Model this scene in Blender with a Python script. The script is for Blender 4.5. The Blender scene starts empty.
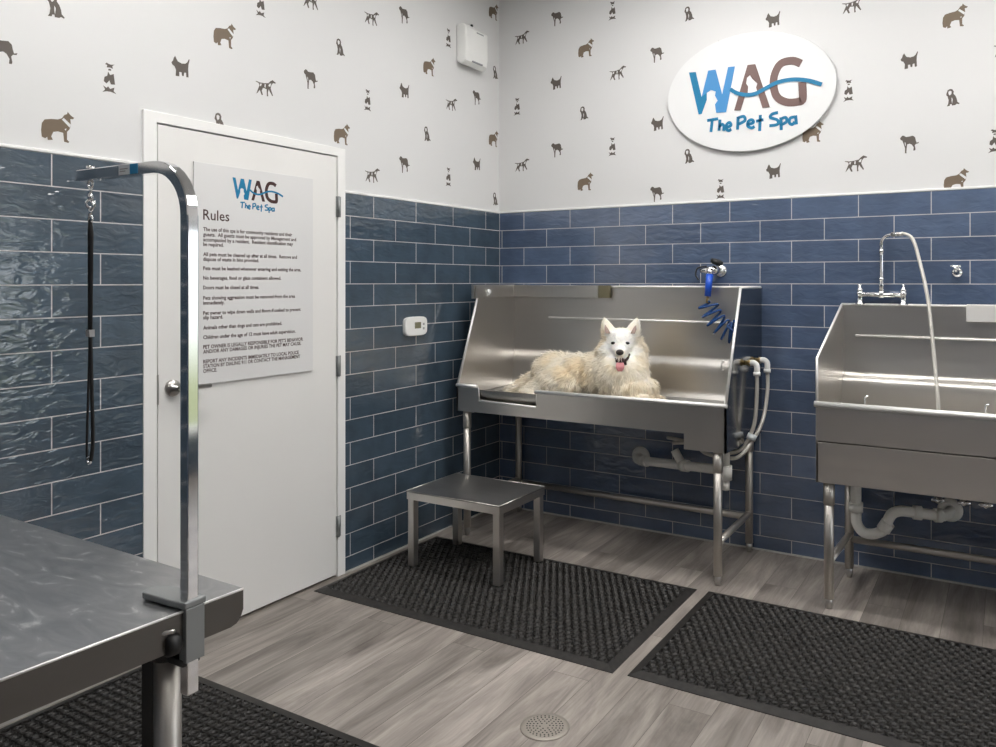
import bpy, bmesh, math, random
from mathutils import Vector, Matrix, noise
R = math.radians
random.seed(7)
scn = bpy.context.scene
col = scn.collection

# ------------------------------------------------------------------ camera
cd = bpy.data.cameras.new('camera'); cam = bpy.data.objects.new('camera', cd); col.objects.link(cam)
cam.location = (2.8256, -4.1643, 1.4325)
cam.rotation_euler = (R(90), 0, 0.5197)
cd.sensor_width = 36; cd.lens = 784.47 * 36 / 996
cd.shift_x = -0.06189; cd.shift_y = -0.0925
cd.clip_start = 0.02
scn.camera = cam
# ------------------------------------------------------------------ world (bright overcast sky over green ground)
w = bpy.data.worlds.new('sky'); scn.world = w; w.use_nodes = True
nt = w.node_tree; nt.nodes.clear()
tc = nt.nodes.new('ShaderNodeTexCoord'); sp = nt.nodes.new('ShaderNodeSeparateXYZ')
cr = nt.nodes.new('ShaderNodeValToRGB'); mp = nt.nodes.new('ShaderNodeMapRange')
mp.inputs[1].default_value = -1; mp.inputs[2].default_value = 1
bg = nt.nodes.new('ShaderNodeBackground'); out = nt.nodes.new('ShaderNodeOutputWorld')
nt.links.new(tc.outputs['Generated'], sp.inputs[0]); nt.links.new(sp.outputs[2], mp.inputs[0])
nt.links.new(mp.outputs[0], cr.inputs[0]); nt.links.new(cr.outputs[0], bg.inputs[0]); nt.links.new(bg.outputs[0], out.inputs[0])
cr.color_ramp.elements[0].position = 0.44; cr.color_ramp.elements[0].color = (.18, .2, .12, 1)
cr.color_ramp.elements[1].position = 0.53; cr.color_ramp.elements[1].color = (.9, .95, 1, 1)
bg.inputs[1].default_value = 2.6
# ------------------------------------------------------------------ exposure
scn.view_settings.view_transform = 'Standard'; scn.view_settings.look = 'None'
scn.view_settings.gamma = 1; scn.view_settings.use_curve_mapping = False
scn.view_settings.exposure = 0.32
LAMP = 20.0          # radiance of the ceiling panels
CEIL = 3.35
# ceiling panels: (x, y, size x, size y)
LAMPS = [(1.5, -1.0, 1.2, .3), (3.5, -1.0, 1.2, .3), (.95, -2.9, .3, 1.2), (2.8, -2.1, 1.2, .3), (3.4, -4.3, .6, .3)]

# ------------------------------------------------------------------ materials
def mat(name, color=(.8, .8, .8), rough=.5, metal=0.0, **kw):
    m = bpy.data.materials.new(name); m.use_nodes = True
    b = m.node_tree.nodes['Principled BSDF']
    b.inputs['Base Color'].default_value = (*color, 1); b.inputs['Roughness'].default_value = rough
    b.inputs['Metallic'].default_value = metal
    for k, v in kw.items():
        b.inputs[k.replace('_', ' ')].default_value = v
    return m, m.node_tree, b
def N(t, typ, **kw):
    n = t.nodes.new(typ)
    for k, v in kw.items():
        setattr(n, k, v)
    return n
def noise_bump(t, b, scale, strength, dist=.01, stretch=None, detail=3):
    tc = N(t, 'ShaderNodeTexCoord'); mpg = N(t, 'ShaderNodeMapping'); nz = N(t, 'ShaderNodeTexNoise'); bp = N(t, 'ShaderNodeBump')
    t.links.new(tc.outputs['Object'], mpg.inputs[0]); t.links.new(mpg.outputs[0], nz.inputs[0])
    if stretch: mpg.inputs['Scale'].default_value = stretch
    nz.inputs['Scale'].default_value = scale; nz.inputs['Detail'].default_value = detail
    bp.inputs['Strength'].default_value = strength; bp.inputs['Distance'].default_value = dist
    t.links.new(nz.outputs[0], bp.inputs['Height']); t.links.new(bp.outputs[0], b.inputs['Normal'])
    return nz
def vary(t, b, nz, c1, c2, lo=.35, hi=.65):
    r = N(t, 'ShaderNodeValToRGB'); r.color_ramp.elements[0].position = lo; r.color_ramp.elements[1].position = hi
    r.color_ramp.elements[0].color = (*c1, 1); r.color_ramp.elements[1].color = (*c2, 1)
    t.links.new(nz.outputs[0], r.inputs[0]); t.links.new(r.outputs[0], b.inputs['Base Color']); return r

def steel_mat(name, c, rough, stretch, bump=.06, var=.12):
    m, t, b = mat(name, c, rough, 1.0)
    nz = noise_bump(t, b, 2.5, bump, .02, stretch, 2)
    mr = N(t, 'ShaderNodeMapRange'); mr.inputs[3].default_value = rough - var; mr.inputs[4].default_value = rough + var
    t.links.new(nz.outputs[0], mr.inputs[0]); t.links.new(mr.outputs[0], b.inputs['Roughness'])
    return m
M = {}
M['steel'] = steel_mat('brushed stainless steel', (.64, .615, .58), .33, (.5, .5, 2.6), .22, .07)
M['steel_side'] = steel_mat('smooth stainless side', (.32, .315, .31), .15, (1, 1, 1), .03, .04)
M['steel_tube'] = steel_mat('steel tube', (.62, .585, .54), .46, (2, 2, 2), .02, .04)
M['steel_edge'] = steel_mat('polished steel edge', (.95, .94, .92), .58, (2, 2, 2), .01, .03)
M['steel_dark'] = steel_mat('worn steel sheet', (.36, .355, .35), .42, (2, 5, 2), .05, .10)
M['steel_flange'] = steel_mat('darkened steel flange', (.15, .14, .13), .34, (1, 1, 2), .05, .06)  # steel base darkened to stand in for the flange's dark reflection
M['chrome'] = mat('chrome', (.86, .86, .87), .07, 1.0)[0]
M['nickel'] = mat('brushed nickel', (.50, .48, .46), .28, 1.0)[0]
M['castmetal'] = mat('grey cast metal', (.30, .31, .31), .45, .6)[0]
M['black'] = mat('black plastic', (.012, .012, .012), .45)[0]
M['blackcord'] = mat('black nylon cord', (.008, .008, .008), .8)[0]
M['blue'] = mat('blue hose plastic', (.006, .055, .21), .25)[0]
M['brightblue'] = mat('blue grip rubber', (.01, .09, .60), .35)[0]
M['brass'] = mat('brass', (.45, .33, .14), .35, 1.0)[0]
M['olive'] = mat('olive steel', (.32, .29, .19), .4, 1.0)[0]
M['pvc'] = mat('white pvc pipe', (.90, .88, .83), .35)[0]
M['hose'] = mat('braided hose', (.62, .60, .55), .4, .3)[0]
M['white'] = mat('white plastic', (.88, .88, .86), .35)[0]
M['door'] = mat('white door paint', (.83, .82, .80), .38)[0]
M['trimpaint'] = mat('white trim paint', (.90, .895, .88), .35)[0]
M['wall'] = mat('wallpaper white', (.72, .719, .717), .5)[0]
M['plain'] = mat('painted wall', (.74, .73, .72), .7)[0]
M['ceiling'] = mat('ceiling paint', (.70, .70, .69), .8)[0]
M['caulk'] = mat('grey caulk', (.45, .44, .42), .7)[0]
M['printbrown'] = mat('brown print', (.17, .125, .085), .6)[0]
M['printdark'] = mat('dark print', (.105, .088, .075), .6)[0]
M['acrylic'] = mat('frosted white acrylic', (.82, .825, .825), .22)[0]
M['acrylic_clear'] = mat('frosted clear acrylic', (.76, .757, .752), .3)[0]
M['teal'] = mat('teal lettering', (.0, .19, .38), .4)[0]
M['skyblue'] = mat('light blue lettering', (.05, .26, .57), .4)[0]
M['brown'] = mat('brown lettering', (.17, .10, .09), .4)[0]
M['darktext'] = mat('dark brown text', (.05, .016, .014), .5)[0]
M['lcd'] = mat('lcd glass', (.22, .21, .14), .2)[0]
M['sticker'] = mat('white sticker', (.75, .80, .82), .4)[0]
M['stickerblue'] = mat('blue sticker', (.01, .30, .60), .4)[0]
M['grey'] = mat('grey mark', (.35, .35, .36), .5)[0]
M['hole'] = mat('dark hole', (.01, .01, .01), .9)[0]
M['drainplastic'] = mat('beige drain', (.36, .325, .285), .45, .3)[0]
m, t, b = mat('lamp diffuser', (1, 1, 1), .5); b.inputs['Emission Color'].default_value = (1, .98, .955, 1); b.inputs['Emission Strength'].default_value = LAMP; M['lamp'] = m
m, t, b = mat('window glass', (1, 1, 1), .02); b.inputs['Transmission Weight'].default_value = 1; b.inputs['IOR'].default_value = 1.45; M['glass'] = m

def tile_mat(name, horiz, offset, base):
    """glossy wavy 1:3 tile in half bond; horiz: 'X' for the back wall, 'Y' for the left wall"""
    m, t, b = mat(name, base, .12); b.inputs['IOR'].default_value = 1.9
    tc = N(t, 'ShaderNodeTexCoord'); s = N(t, 'ShaderNodeSeparateXYZ'); c = N(t, 'ShaderNodeCombineXYZ')
    a = N(t, 'ShaderNodeMath', operation='MULTIPLY_ADD'); a.inputs[1].default_value = 1 if horiz == 'X' else -1; a.inputs[2].default_value = offset
    z = N(t, 'ShaderNodeMath', operation='ADD'); z.inputs[1].default_value = 17 * .112 - 1.868
    t.links.new(tc.outputs['Object'], s.inputs[0]); t.links.new(s.outputs[horiz], a.inputs[0]); t.links.new(s.outputs['Z'], z.inputs[0])
    t.links.new(a.outputs[0], c.inputs[0]); t.links.new(z.outputs[0], c.inputs[1])
    br = N(t, 'ShaderNodeTexBrick'); br.offset = .5; br.offset_frequency = 2; br.squash = 1
    t.links.new(c.outputs[0], br.inputs['Vector'])
    br.inputs['Scale'].default_value = 1; br.inputs['Brick Width'].default_value = .3312; br.inputs['Row Height'].default_value = .112
    br.inputs['Mortar Size'].default_value = .0020; br.inputs['Mortar Smooth'].default_value = .0; br.inputs['Bias'].default_value = 0
    br.inputs['Color1'].default_value = (*[v * .86 for v in base], 1); br.inputs['Color2'].default_value = (*[v * 1.14 for v in base], 1)
    br.inputs['Mortar'].default_value = (.50, .49, .50, 1)
    # glaze mottling
    nz = N(t, 'ShaderNodeTexNoise'); nz.inputs['Scale'].default_value = 9; nz.inputs['Detail'].default_value = 5
    t.links.new(tc.outputs['Object'], nz.inputs[0])
    mr = N(t, 'ShaderNodeMapRange'); mr.inputs[1].default_value = .3; mr.inputs[2].default_value = .7; mr.inputs[3].default_value = .88; mr.inputs[4].default_value = 1.15
    t.links.new(nz.outputs[0], mr.inputs[0])
    mx = N(t, 'ShaderNodeMix', data_type='RGBA', blend_type='MULTIPLY'); mx.inputs[0].default_value = 1
    t.links.new(br.outputs['Color'], mx.inputs[6]); t.links.new(mr.outputs[0], mx.inputs[7]); t.links.new(mx.outputs[2], b.inputs['Base Color'])
    rr = N(t, 'ShaderNodeMapRange'); rr.inputs[3].default_value = .09; rr.inputs[4].default_value = .8
    t.links.new(br.outputs['Fac'], rr.inputs[0]); t.links.new(rr.outputs[0], b.inputs['Roughness'])
    # wavy hand-made surface
    mpg = N(t, 'ShaderNodeMapping'); mpg.inputs['Scale'].default_value = (.8, .8, 2.0); t.links.new(tc.outputs['Object'], mpg.inputs[0])
    n2 = N(t, 'ShaderNodeTexNoise'); n2.inputs['Scale'].default_value = 15; n2.inputs['Detail'].default_value = 2.2; n2.inputs['Distortion'].default_value = .9
    t.links.new(mpg.outputs[0], n2.inputs[0])
    b1 = N(t, 'ShaderNodeBump'); b1.inputs['Strength'].default_value = .28; b1.inputs['Distance'].default_value = .012
    t.links.new(n2.outputs[0], b1.inputs['Height'])
    b2 = N(t, 'ShaderNodeBump'); b2.invert = True; b2.inputs['Strength'].default_value = .6; b2.inputs['Distance'].default_value = .002
    t.links.new(br.outputs['Fac'], b2.inputs['Height']); t.links.new(b1.outputs[0], b2.inputs['Normal']); t.links.new(b2.outputs[0], b.inputs['Normal'])
    return m
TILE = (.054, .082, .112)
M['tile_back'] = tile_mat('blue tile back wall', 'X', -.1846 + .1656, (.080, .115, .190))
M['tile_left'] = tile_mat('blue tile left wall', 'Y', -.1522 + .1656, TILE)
M['tile_left2'] = tile_mat('blue tile left wall beyond door', 'Y', -2.706 + .1656, TILE)

def floor_mat():
    m, t, b = mat('grey oak vinyl plank', (.3, .27, .25), .42)
    tc = N(t, 'ShaderNodeTexCoord'); s = N(t, 'ShaderNodeSeparateXYZ'); c = N(t, 'ShaderNodeCombineXYZ')
    t.links.new(tc.outputs['Object'], s.inputs[0]); t.links.new(s.outputs['Y'], c.inputs[0]); t.links.new(s.outputs['X'], c.inputs[1])
    br = N(t, 'ShaderNodeTexBrick'); br.offset = .37; br.offset_frequency = 3
    t.links.new(c.outputs[0], br.inputs['Vector'])
    br.inputs['Scale'].default_value = 1; br.inputs['Brick Width'].default_value = 1.22; br.inputs['Row Height'].default_value = .152
    br.inputs['Mortar Size'].default_value = .0009; br.inputs['Mortar Smooth'].default_value = .1
    br.inputs['Color1'].default_value = (0, 0, 0, 1); br.inputs['Color2'].default_value = (1, 1, 1, 1); br.inputs['Mortar'].default_value = (.5, .5, .5, 1)
    # grain, shifted per plank
    sc = N(t, 'ShaderNodeVectorMath', operation='SCALE'); sc.inputs['Scale'].default_value = 7.3
    t.links.new(br.outputs['Color'], sc.inputs[0])
    ad = N(t, 'ShaderNodeVectorMath', operation='ADD'); t.links.new(tc.outputs['Object'], ad.inputs[0]); t.links.new(sc.outputs[0], ad.inputs[1])
    mg = N(t, 'ShaderNodeMapping'); mg.inputs['Scale'].default_value = (6, .9, 1); t.links.new(ad.outputs[0], mg.inputs[0])
    n1 = N(t, 'ShaderNodeTexNoise'); n1.inputs['Scale'].default_value = 1.6; n1.inputs['Detail'].default_value = 7; n1.inputs['Roughness'].default_value = .62; n1.inputs['Distortion'].default_value = .8
    t.links.new(mg.outputs[0], n1.inputs[0])
    mg2 = N(t, 'ShaderNodeMapping'); mg2.inputs['Scale'].default_value = (60, 2.5, 1); t.links.new(ad.outputs[0], mg2.inputs[0])
    n2 = N(t, 'ShaderNodeTexNoise'); n2.inputs['Scale'].default_value = 2; n2.inputs['Detail'].default_value = 4; t.links.new(mg2.outputs[0], n2.inputs[0])
    ramp = N(t, 'ShaderNodeValToRGB'); e = ramp.color_ramp.elements
    e[0].position = .28; e[0].color = (.12, .102, .09, 1); e[1].position = .70; e[1].color = (.46, .41, .37, 1)
    x = e.new(.48); x.color = (.28, .247, .222, 1)
    t.links.new(n1.outputs[0], ramp.inputs[0])
    r2 = N(t, 'ShaderNodeMapRange'); r2.inputs[1].default_value = .3; r2.inputs[2].default_value = .7; r2.inputs[3].default_value = .86; r2.inputs[4].default_value = 1.12
    t.links.new(n2.outputs[0], r2.inputs[0])
    r3 = N(t, 'ShaderNodeMapRange'); r3.inputs[3].default_value = .72; r3.inputs[4].default_value = 1.12; t.links.new(br.outputs['Color'], r3.inputs[0])
    mm = N(t, 'ShaderNodeMath', operation='MULTIPLY'); t.links.new(r2.outputs[0], mm.inputs[0]); t.links.new(r3.outputs[0], mm.inputs[1])
    mx = N(t, 'ShaderNodeMix', data_type='RGBA', blend_type='MULTIPLY'); mx.inputs[0].default_value = 1
    t.links.new(ramp.outputs[0], mx.inputs[6]); t.links.new(mm.outputs[0], mx.inputs[7])
    seam = N(t, 'ShaderNodeMix', data_type='RGBA'); t.links.new(br.outputs['Fac'], seam.inputs[0]); t.links.new(mx.outputs[2], seam.inputs[6]); seam.inputs[7].default_value = (.09, .075, .065, 1)
    t.links.new(seam.outputs[2], b.inputs['Base Color'])
    bp = N(t, 'ShaderNodeBump'); bp.inputs['Strength'].default_value = .15; bp.inputs['Distance'].default_value = .002
    t.links.new(n2.outputs[0], bp.inputs['Height']); t.links.new(bp.outputs[0], b.inputs['Normal'])
    return m
M['floor'] = floor_mat()
m, t, b = mat('black rubber', (.018, .015, .013), .62); nz = noise_bump(t, b, 40, .2, .002); vary(t, b, nz, (.010, .009, .008), (.022, .019, .017)); M['rubber'] = m
m, t, b = mat('rubber rings', (.035, .030, .026), .5); nz = noise_bump(t, b, 30, .15, .002); vary(t, b, nz, (.007, .006, .005), (.020, .017, .015)); M['rubberring'] = m
def tabletop_mat():
    m, t, b = mat('scratched steel tabletop', (.27, .275, .285), .3, 1.0)
    tc = N(t, 'ShaderNodeTexCoord'); mg = N(t, 'ShaderNodeMapping'); mg.inputs['Rotation'].default_value = (0, 0, 1.1); mg.inputs['Scale'].default_value = (3, 9, 3)
    t.links.new(tc.outputs['Object'], mg.inputs[0])
    n1 = N(t, 'ShaderNodeTexNoise'); n1.inputs['Scale'].default_value = 2.2; n1.inputs['Detail'].default_value = 8; n1.inputs['Distortion'].default_value = 1.6; t.links.new(mg.outputs[0], n1.inputs[0])
    r = N(t, 'ShaderNodeValToRGB'); e = r.color_ramp.elements; e[0].position = .35; e[0].color = (.36, .365, .375, 1); e[1].position = .72; e[1].color = (.75, .75, .74, 1); x = e.new(.6); x.color = (.45, .455, .46, 1)
    t.links.new(n1.outputs[0], r.inputs[0]); t.links.new(r.outputs[0], b.inputs['Base Color'])
    mr = N(t, 'ShaderNodeMapRange'); mr.inputs[3].default_value = .26; mr.inputs[4].default_value = .46; t.links.new(n1.outputs[0], mr.inputs[0]); t.links.new(mr.outputs[0], b.inputs['Roughness'])
    n2 = N(t, 'ShaderNodeTexNoise'); n2.inputs['Scale'].default_value = 5; n2.inputs['Detail'].default_value = 3; t.links.new(tc.outputs['Object'], n2.inputs[0])
    bp = N(t, 'ShaderNodeBump'); bp.inputs['Strength'].default_value = .08; bp.inputs['Distance'].default_value = .01; t.links.new(n2.outputs[0], bp.inputs['Height']); t.links.new(bp.outputs[0], b.inputs['Normal'])
    return m
M['tabletop'] = tabletop_mat()

# ------------------------------------------------------------------ mesh helpers
class MB:
    def __init__(s): s.v = []; s.f = []; s.sm = []
    def add(s, vs, fs, smooth=False, mtx=None):
        o = len(s.v)
        for p in vs:
            p = Vector(p)
            if mtx is not None: p = mtx @ p
            s.v.append(tuple(p))
        for f in fs: s.f.append([o + i for i in f]); s.sm.append(smooth)
        return s
    def box(s, x0, y0, z0, x1, y1, z1, mtx=None):
        v = [(x, y, z) for x in (x0, x1) for y in (y0, y1) for z in (z0, z1)]
        return s.add(v, [(0, 1, 3, 2), (4, 6, 7, 5), (0, 4, 5, 1), (2, 3, 7, 6), (0, 2, 6, 4), (1, 5, 7, 3)], False, mtx)
    def tube(s, pts, r, n=12, caps=True, closed=False, radii=None):
        pts = [Vector(p) for p in pts]; m = len(pts); rings = []
        prev = None
        for i, p in enumerate(pts):
            if closed: d = pts[(i + 1) % m] - pts[i - 1]
            else: d = pts[min(i + 1, m - 1)] - pts[max(i - 1, 0)]
            d.normalize()
            if prev is None:
                a = Vector((0, 0, 1)) if abs(d.z) < .9 else Vector((1, 0, 0))
                u = d.cross(a).normalized()
            else:
                u = (prev - d * prev.dot(d))
                if u.length < 1e-6: u = d.orthogonal()
                u.normalize()
            prev = u; v = d.cross(u); rr = radii[i] if radii else r
            rings.append([p + (u * math.cos(2 * math.pi * k / n) + v * math.sin(2 * math.pi * k / n)) * rr for k in range(n)])
        vs = [q for g in rings for q in g]; fs = []
        for i in range(m if closed else m - 1):
            j = (i + 1) % m
            for k in range(n):
                fs.append((i * n + k, i * n + (k + 1) % n, j * n + (k + 1) % n, j * n + k))
        s.add(vs, fs, True)
        if caps and not closed:
            o = len(s.v) - len(vs)
            s.f.append([o + k for k in range(n)][::-1]); s.sm.append(False)
            s.f.append([o + (m - 1) * n + k for k in range(n)]); s.sm.append(False)
        return s
    def cyl(s, a, b, r, r2=None, n=20): return s.tube([a, b], r, n, radii=[r, r if r2 is None else r2])
    def prism(s, poly, axis, a, b):
        """extrude a 2D polygon along an axis; poly coordinates are the other two axes in xyz order"""
        def P(p, h):
            return {'X': (h, p[0], p[1]), 'Y': (p[0], h, p[1]), 'Z': (p[0], p[1], h)}[axis]
        n = len(poly); v = [P(p, a) for p in poly] + [P(p, b) for p in poly]
        return s.add(v, [tuple(range(n)), tuple(range(2 * n - 1, n - 1, -1))] + [(i, i + n, (i + 1) % n + n, (i + 1) % n) for i in range(n)])
    def lathe(s, prof, mtx, n=24):
        """prof: list of (r, h) along local z"""
        v = []; f = []
        for r_, h in prof:
            for k in range(n): v.append((r_ * math.cos(2 * math.pi * k / n), r_ * math.sin(2 * math.pi * k / n), h))
        for i in range(len(prof) - 1):
            for k in range(n): f.append((i * n + k, i * n + (k + 1) % n, (i + 1) * n + (k + 1) % n, (i + 1) * n + k))
        s.add(v, f, True, mtx); o = len(s.v) - len(v)
        s.f.append([o + k for k in range(n)][::-1]); s.sm.append(False)
        s.f.append([o + (len(prof) - 1) * n + k for k in range(n)]); s.sm.append(False)
        return s
    def ball(s, c, r, n=16, m=10, rot=None):
        r = (r, r, r) if not hasattr(r, '__len__') else r
        v = []; f = []
        for i in range(1, m):
            th = math.pi * i / m
            for k in range(n):
                ph = 2 * math.pi * k / n; v.append((r[0] * math.sin(th) * math.cos(ph), r[1] * math.sin(th) * math.sin(ph), r[2] * math.cos(th)))
        v += [(0, 0, r[2]), (0, 0, -r[2])]; T = len(v) - 2; B = T + 1
        for i in range(m - 2):
            for k in range(n): f.append((i * n + k, (i + 1) * n + k, (i + 1) * n + (k + 1) % n, i * n + (k + 1) % n))
        for k in range(n): f.append((T, k, (k + 1) % n)); f.append((B, (m - 2) * n + (k + 1) % n, (m - 2) * n + k))
        mt = Matrix.Translation(c) @ (rot if rot is not None else Matrix.Identity(4))
        return s.add(v, f, True, mt)
    def torus(s, c, R_, r, n=16, m=6, mtx=None):
        pts = [(R_ * math.cos(2 * math.pi * k / n), R_ * math.sin(2 * math.pi * k / n), 0) for k in range(n)]
        mt = Matrix.Translation(c) @ (mtx if mtx is not None else Matrix.Identity(4))
        return s.tube([mt @ Vector(p) for p in pts], r, m, closed=True)
    def build(s, name, material, parent=None, bevel=0, segs=2, tri=False, origin=None):
        me = bpy.data.meshes.new(name)
        vs = s.v
        if origin is not None: vs = [(x - origin[0], y - origin[1], z - origin[2]) for x, y, z in s.v]
        me.from_pydata(vs, [], s.f); me.polygons.foreach_set('use_smooth', s.sm)
        bm = bmesh.new(); bm.from_mesh(me)
        bmesh.ops.recalc_face_normals(bm, faces=bm.faces)
        if tri: bmesh.ops.triangulate(bm, faces=[f for f in bm.faces if len(f.verts) > 4])
        bm.to_mesh(me); bm.free()
        me.materials.append(M[material] if isinstance(material, str) else material)
        o = bpy.data.objects.new(name, me); col.objects.link(o)
        if origin is not None: o.location = origin
        if parent is not None:
            o.parent = parent
            if origin is None: o.location = (-parent.location[0], -parent.location[1], -parent.location[2])
            else: o.location = tuple(origin[i] - parent.location[i] for i in range(3))
        if bevel:
            bv = o.modifiers.new('bevel', 'BEVEL'); bv.width = bevel; bv.segments = segs; bv.limit_method = 'ANGLE'; bv.angle_limit = R(40)
            bv.harden_normals = False
        return o
# every part's mesh is written in world coordinates; build() moves it back by its parent's (unrotated) location
def tag(o, label, cat, group=None):
    o['label'] = label; o['category'] = cat
    if group: o['group'] = group
    return o
def thing(name, loc, label, cat, group=None):
    o = bpy.data.objects.new(name, None); o.location = loc; o.empty_display_size = .1; col.objects.link(o)
    return tag(o, label, cat, group)
def struct(o): o['kind'] = 'structure'; return o
def sub(mb, name, material, parent, **kw):
    """a sub-part: its parent is a part whose own location already cancels the thing's"""
    o = mb.build(name, material, None, **kw); o.parent = parent; return o
def smooth_path(pts, k=8, closed=False):
    P = [Vector(p) for p in pts]; out = []; n = len(P)
    rng = range(n) if closed else range(n - 1)
    for i in rng:
        if closed: p0, p1, p2, p3 = P[i - 1], P[i], P[(i + 1) % n], P[(i + 2) % n]
        else: p0, p1, p2, p3 = P[max(i - 1, 0)], P[i], P[i + 1], P[min(i + 2, n - 1)]
        for j in range(k):
            t = j / k
            out.append(.5 * ((2 * p1) + (p2 - p0) * t + (2 * p0 - 5 * p1 + 4 * p2 - p3) * t * t + (3 * p1 - p0 - 3 * p2 + p3) * t ** 3))
    if not closed: out.append(P[-1])
    return out
AX = {'x': Matrix.Rotation(R(90), 4, 'Y'), '-y': Matrix.Rotation(R(90), 4, 'X'), 'y': Matrix.Rotation(R(-90), 4, 'X'), 'z': Matrix.Identity(4), '-z': Matrix.Rotation(R(180), 4, 'X'), '-x': Matrix.Rotation(R(-90), 4, 'Y')}
def at(p, ax): return Matrix.Translation(p) @ AX[ax]

# ------------------------------------------------------------------ room shell
H = 1.868; XR = 5.2; YF = -6.2
mb = MB().box(-.15, YF - .15, -.1, XR + .15, .15, 0); struct(mb.build('floor', 'floor'))
mb = MB().box(-.15, YF - .15, CEIL, XR + .15, .15, CEIL + .1); struct(mb.build('ceiling', 'ceiling'))
DY0, DY1, DZ = -2.365, -1.36, 2.065      # door opening in the left wall
mb = MB(); mb.box(-.15, DY1, 0, -.008, .15, CEIL); mb.box(-.15, YF - .15, 0, -.008, DY0, CEIL); mb.box(-.15, DY0, DZ, -.008, DY1, CEIL)
wl = struct(mb.build('wall_left', 'wall'))
mb = MB().box(-.008, .008, 0, XR + .15, .15, CEIL); wb = struct(mb.build('wall_back', 'wall'))
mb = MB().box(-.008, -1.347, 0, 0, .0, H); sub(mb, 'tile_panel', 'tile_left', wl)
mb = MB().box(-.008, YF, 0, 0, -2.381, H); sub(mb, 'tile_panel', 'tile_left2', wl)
mb = MB().box(0, 0, 0, XR, .008, H); sub(mb, 'tile_panel', 'tile_back', wb)
WY0, WY1, WZ0, WZ1 = -2.3, -.1, .30, 1.85
mb = MB(); mb.box(XR, YF - .15, 0, XR + .15, WY0, CEIL); mb.box(XR, WY1, 0, XR + .15, .008, CEIL); mb.box(XR, WY0, 0, XR + .15, WY1, WZ0); mb.box(XR, WY0, WZ1, XR + .15, WY1, CEIL)
wr = struct(mb.build('wall_right', 'plain'))
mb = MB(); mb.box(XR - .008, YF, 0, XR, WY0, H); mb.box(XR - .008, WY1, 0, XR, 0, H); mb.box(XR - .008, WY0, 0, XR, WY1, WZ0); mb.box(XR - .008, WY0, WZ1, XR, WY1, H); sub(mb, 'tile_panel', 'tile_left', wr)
mb = MB().box(-.008, YF - .15, 0, XR, YF, CEIL); wfr = struct(mb.build('wall_front', 'plain')); sub(MB().box(0, YF, 0, XR - .008, YF + .008, H), 'tile_panel', 'tile_back', wfr)
mb = MB()
for y in (WY0, WY0 + .733, WY0 + 1.467, WY1): mb.box(XR + .03, y - .025, WZ0, XR + .09, y + .025, WZ1)
mb.box(XR + .03, WY0, WZ0 - .0, XR + .09, WY1, WZ0 + .05); mb.box(XR + .03, WY0, WZ1 - .05, XR + .09, WY1, WZ1)
wf = struct(mb.build('window_1', 'trimpaint'))
sub(MB().box(XR + .055, WY0 + .02, WZ0 + .02, XR + .061, WY1 - .02, WZ1 - .02), 'pane', 'glass', wf)
# trims: white strip capping the tile, grey bead at the floor
mb = MB(); mb.box(-.008, -1.347, H, .003, .0, H + .011); mb.box(-.008, YF, H, .003, -2.381, H + .011)
struct(mb.build('trim_1', 'trimpaint', bevel=.002)); mb = MB().box(0, -.003, H, XR, .008, H + .011); struct(mb.build('trim_2', 'trimpaint', bevel=.002))
mb = MB(); mb.box(0, -1.347, 0, .006, 0, .008); mb.box(0, YF, 0, .012, -2.381, .012); mb.box(.006, -.006, 0, XR, 0, .008)
struct(mb.build('trim_3', 'caulk'))
# grout line in the room corner
struct(MB().box(0, -.0022, 0, .0022, 0, H).build('trim_4', 'caulk'))

# ------------------------------------------------------------------ wallpaper print (flat printed pattern of small dogs)
COLLIE = [(0, .28), (.02, .5), (.1, .63), (.3, .68), (.5, .7), (.62, .76), (.7, .88), (.78, .92), (.8, 1), (.86, .93), (.92, .88), (1, .84), (.97, .79), (.88, .78), (.9, .6), (.86, .45), (.78, .35), (.78, .1), (.85, .04), (.82, 0), (.69, .02), (.66, .3), (.5, .32), (.36, .28), (.3, .13), (.35, .03), (.2, 0), (.18, .1), (.12, .04), (.02, .08)]
POINT = [(0, .68), (.02, .72), (.2, .68), (.42, .7), (.62, .76), (.74, .92), (.84, 1), (.9, .96), (1, .9), (.98, .84), (.86, .84), (.78, .7), (.74, .5), (.8, .3), (.86, .12), (.82, .08), (.7, .3), (.64, .42), (.6, .2), (.62, .02), (.55, 0), (.54, .4), (.36, .42), (.3, .25), (.36, .02), (.29, 0), (.2, .26), (.1, .08), (.03, 0), (.12, .3), (.18, .5), (.16, .62)]
HOUND = [(0, .84), (.05, .93), (.14, 1), (.22, .98), (.32, .9), (.5, .92), (.68, .95), (.8, .85), (.84, .66), (.88, .54), (1, .58), (.97, .5), (.84, .48), (.78, .4), (.82, .2), (.8, .12), (.7, .12), (.72, .3), (.62, .46), (.5, .52), (.38, .48), (.36, .3), (.34, .06), (.36, 0), (.26, 0), (.26, .3), (.2, .5), (.12, .72), (.04, .76)]
TERR = [(0, .62), (.08, .72), (.12, .86), (.2, .98), (.26, .86), (.34, .74), (.55, .68), (.74, .72), (.84, .8), (.94, 1), (.98, .96), (.92, .72), (.9, .5), (.92, .08), (.8, .06), (.78, .28), (.68, .26), (.66, .08), (.56, .08), (.54, .24), (.42, .24), (.42, .02), (.22, 0), (.24, .3), (.16, .46), (.04, .52)]
SIT = [(.05, .78), (.12, .93), (.3, 1), (.48, .97), (.58, .84), (.56, .7), (.7, .58), (.8, .4), (.84, .22), (1, .12), (.98, .06), (.8, .1), (.7, .04), (.45, .02), (.42, .12), (.3, .1), (.28, .02), (.06, 0), (.16, .12), (.2, .35), (.12, .58), (.02, .66)]
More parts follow.
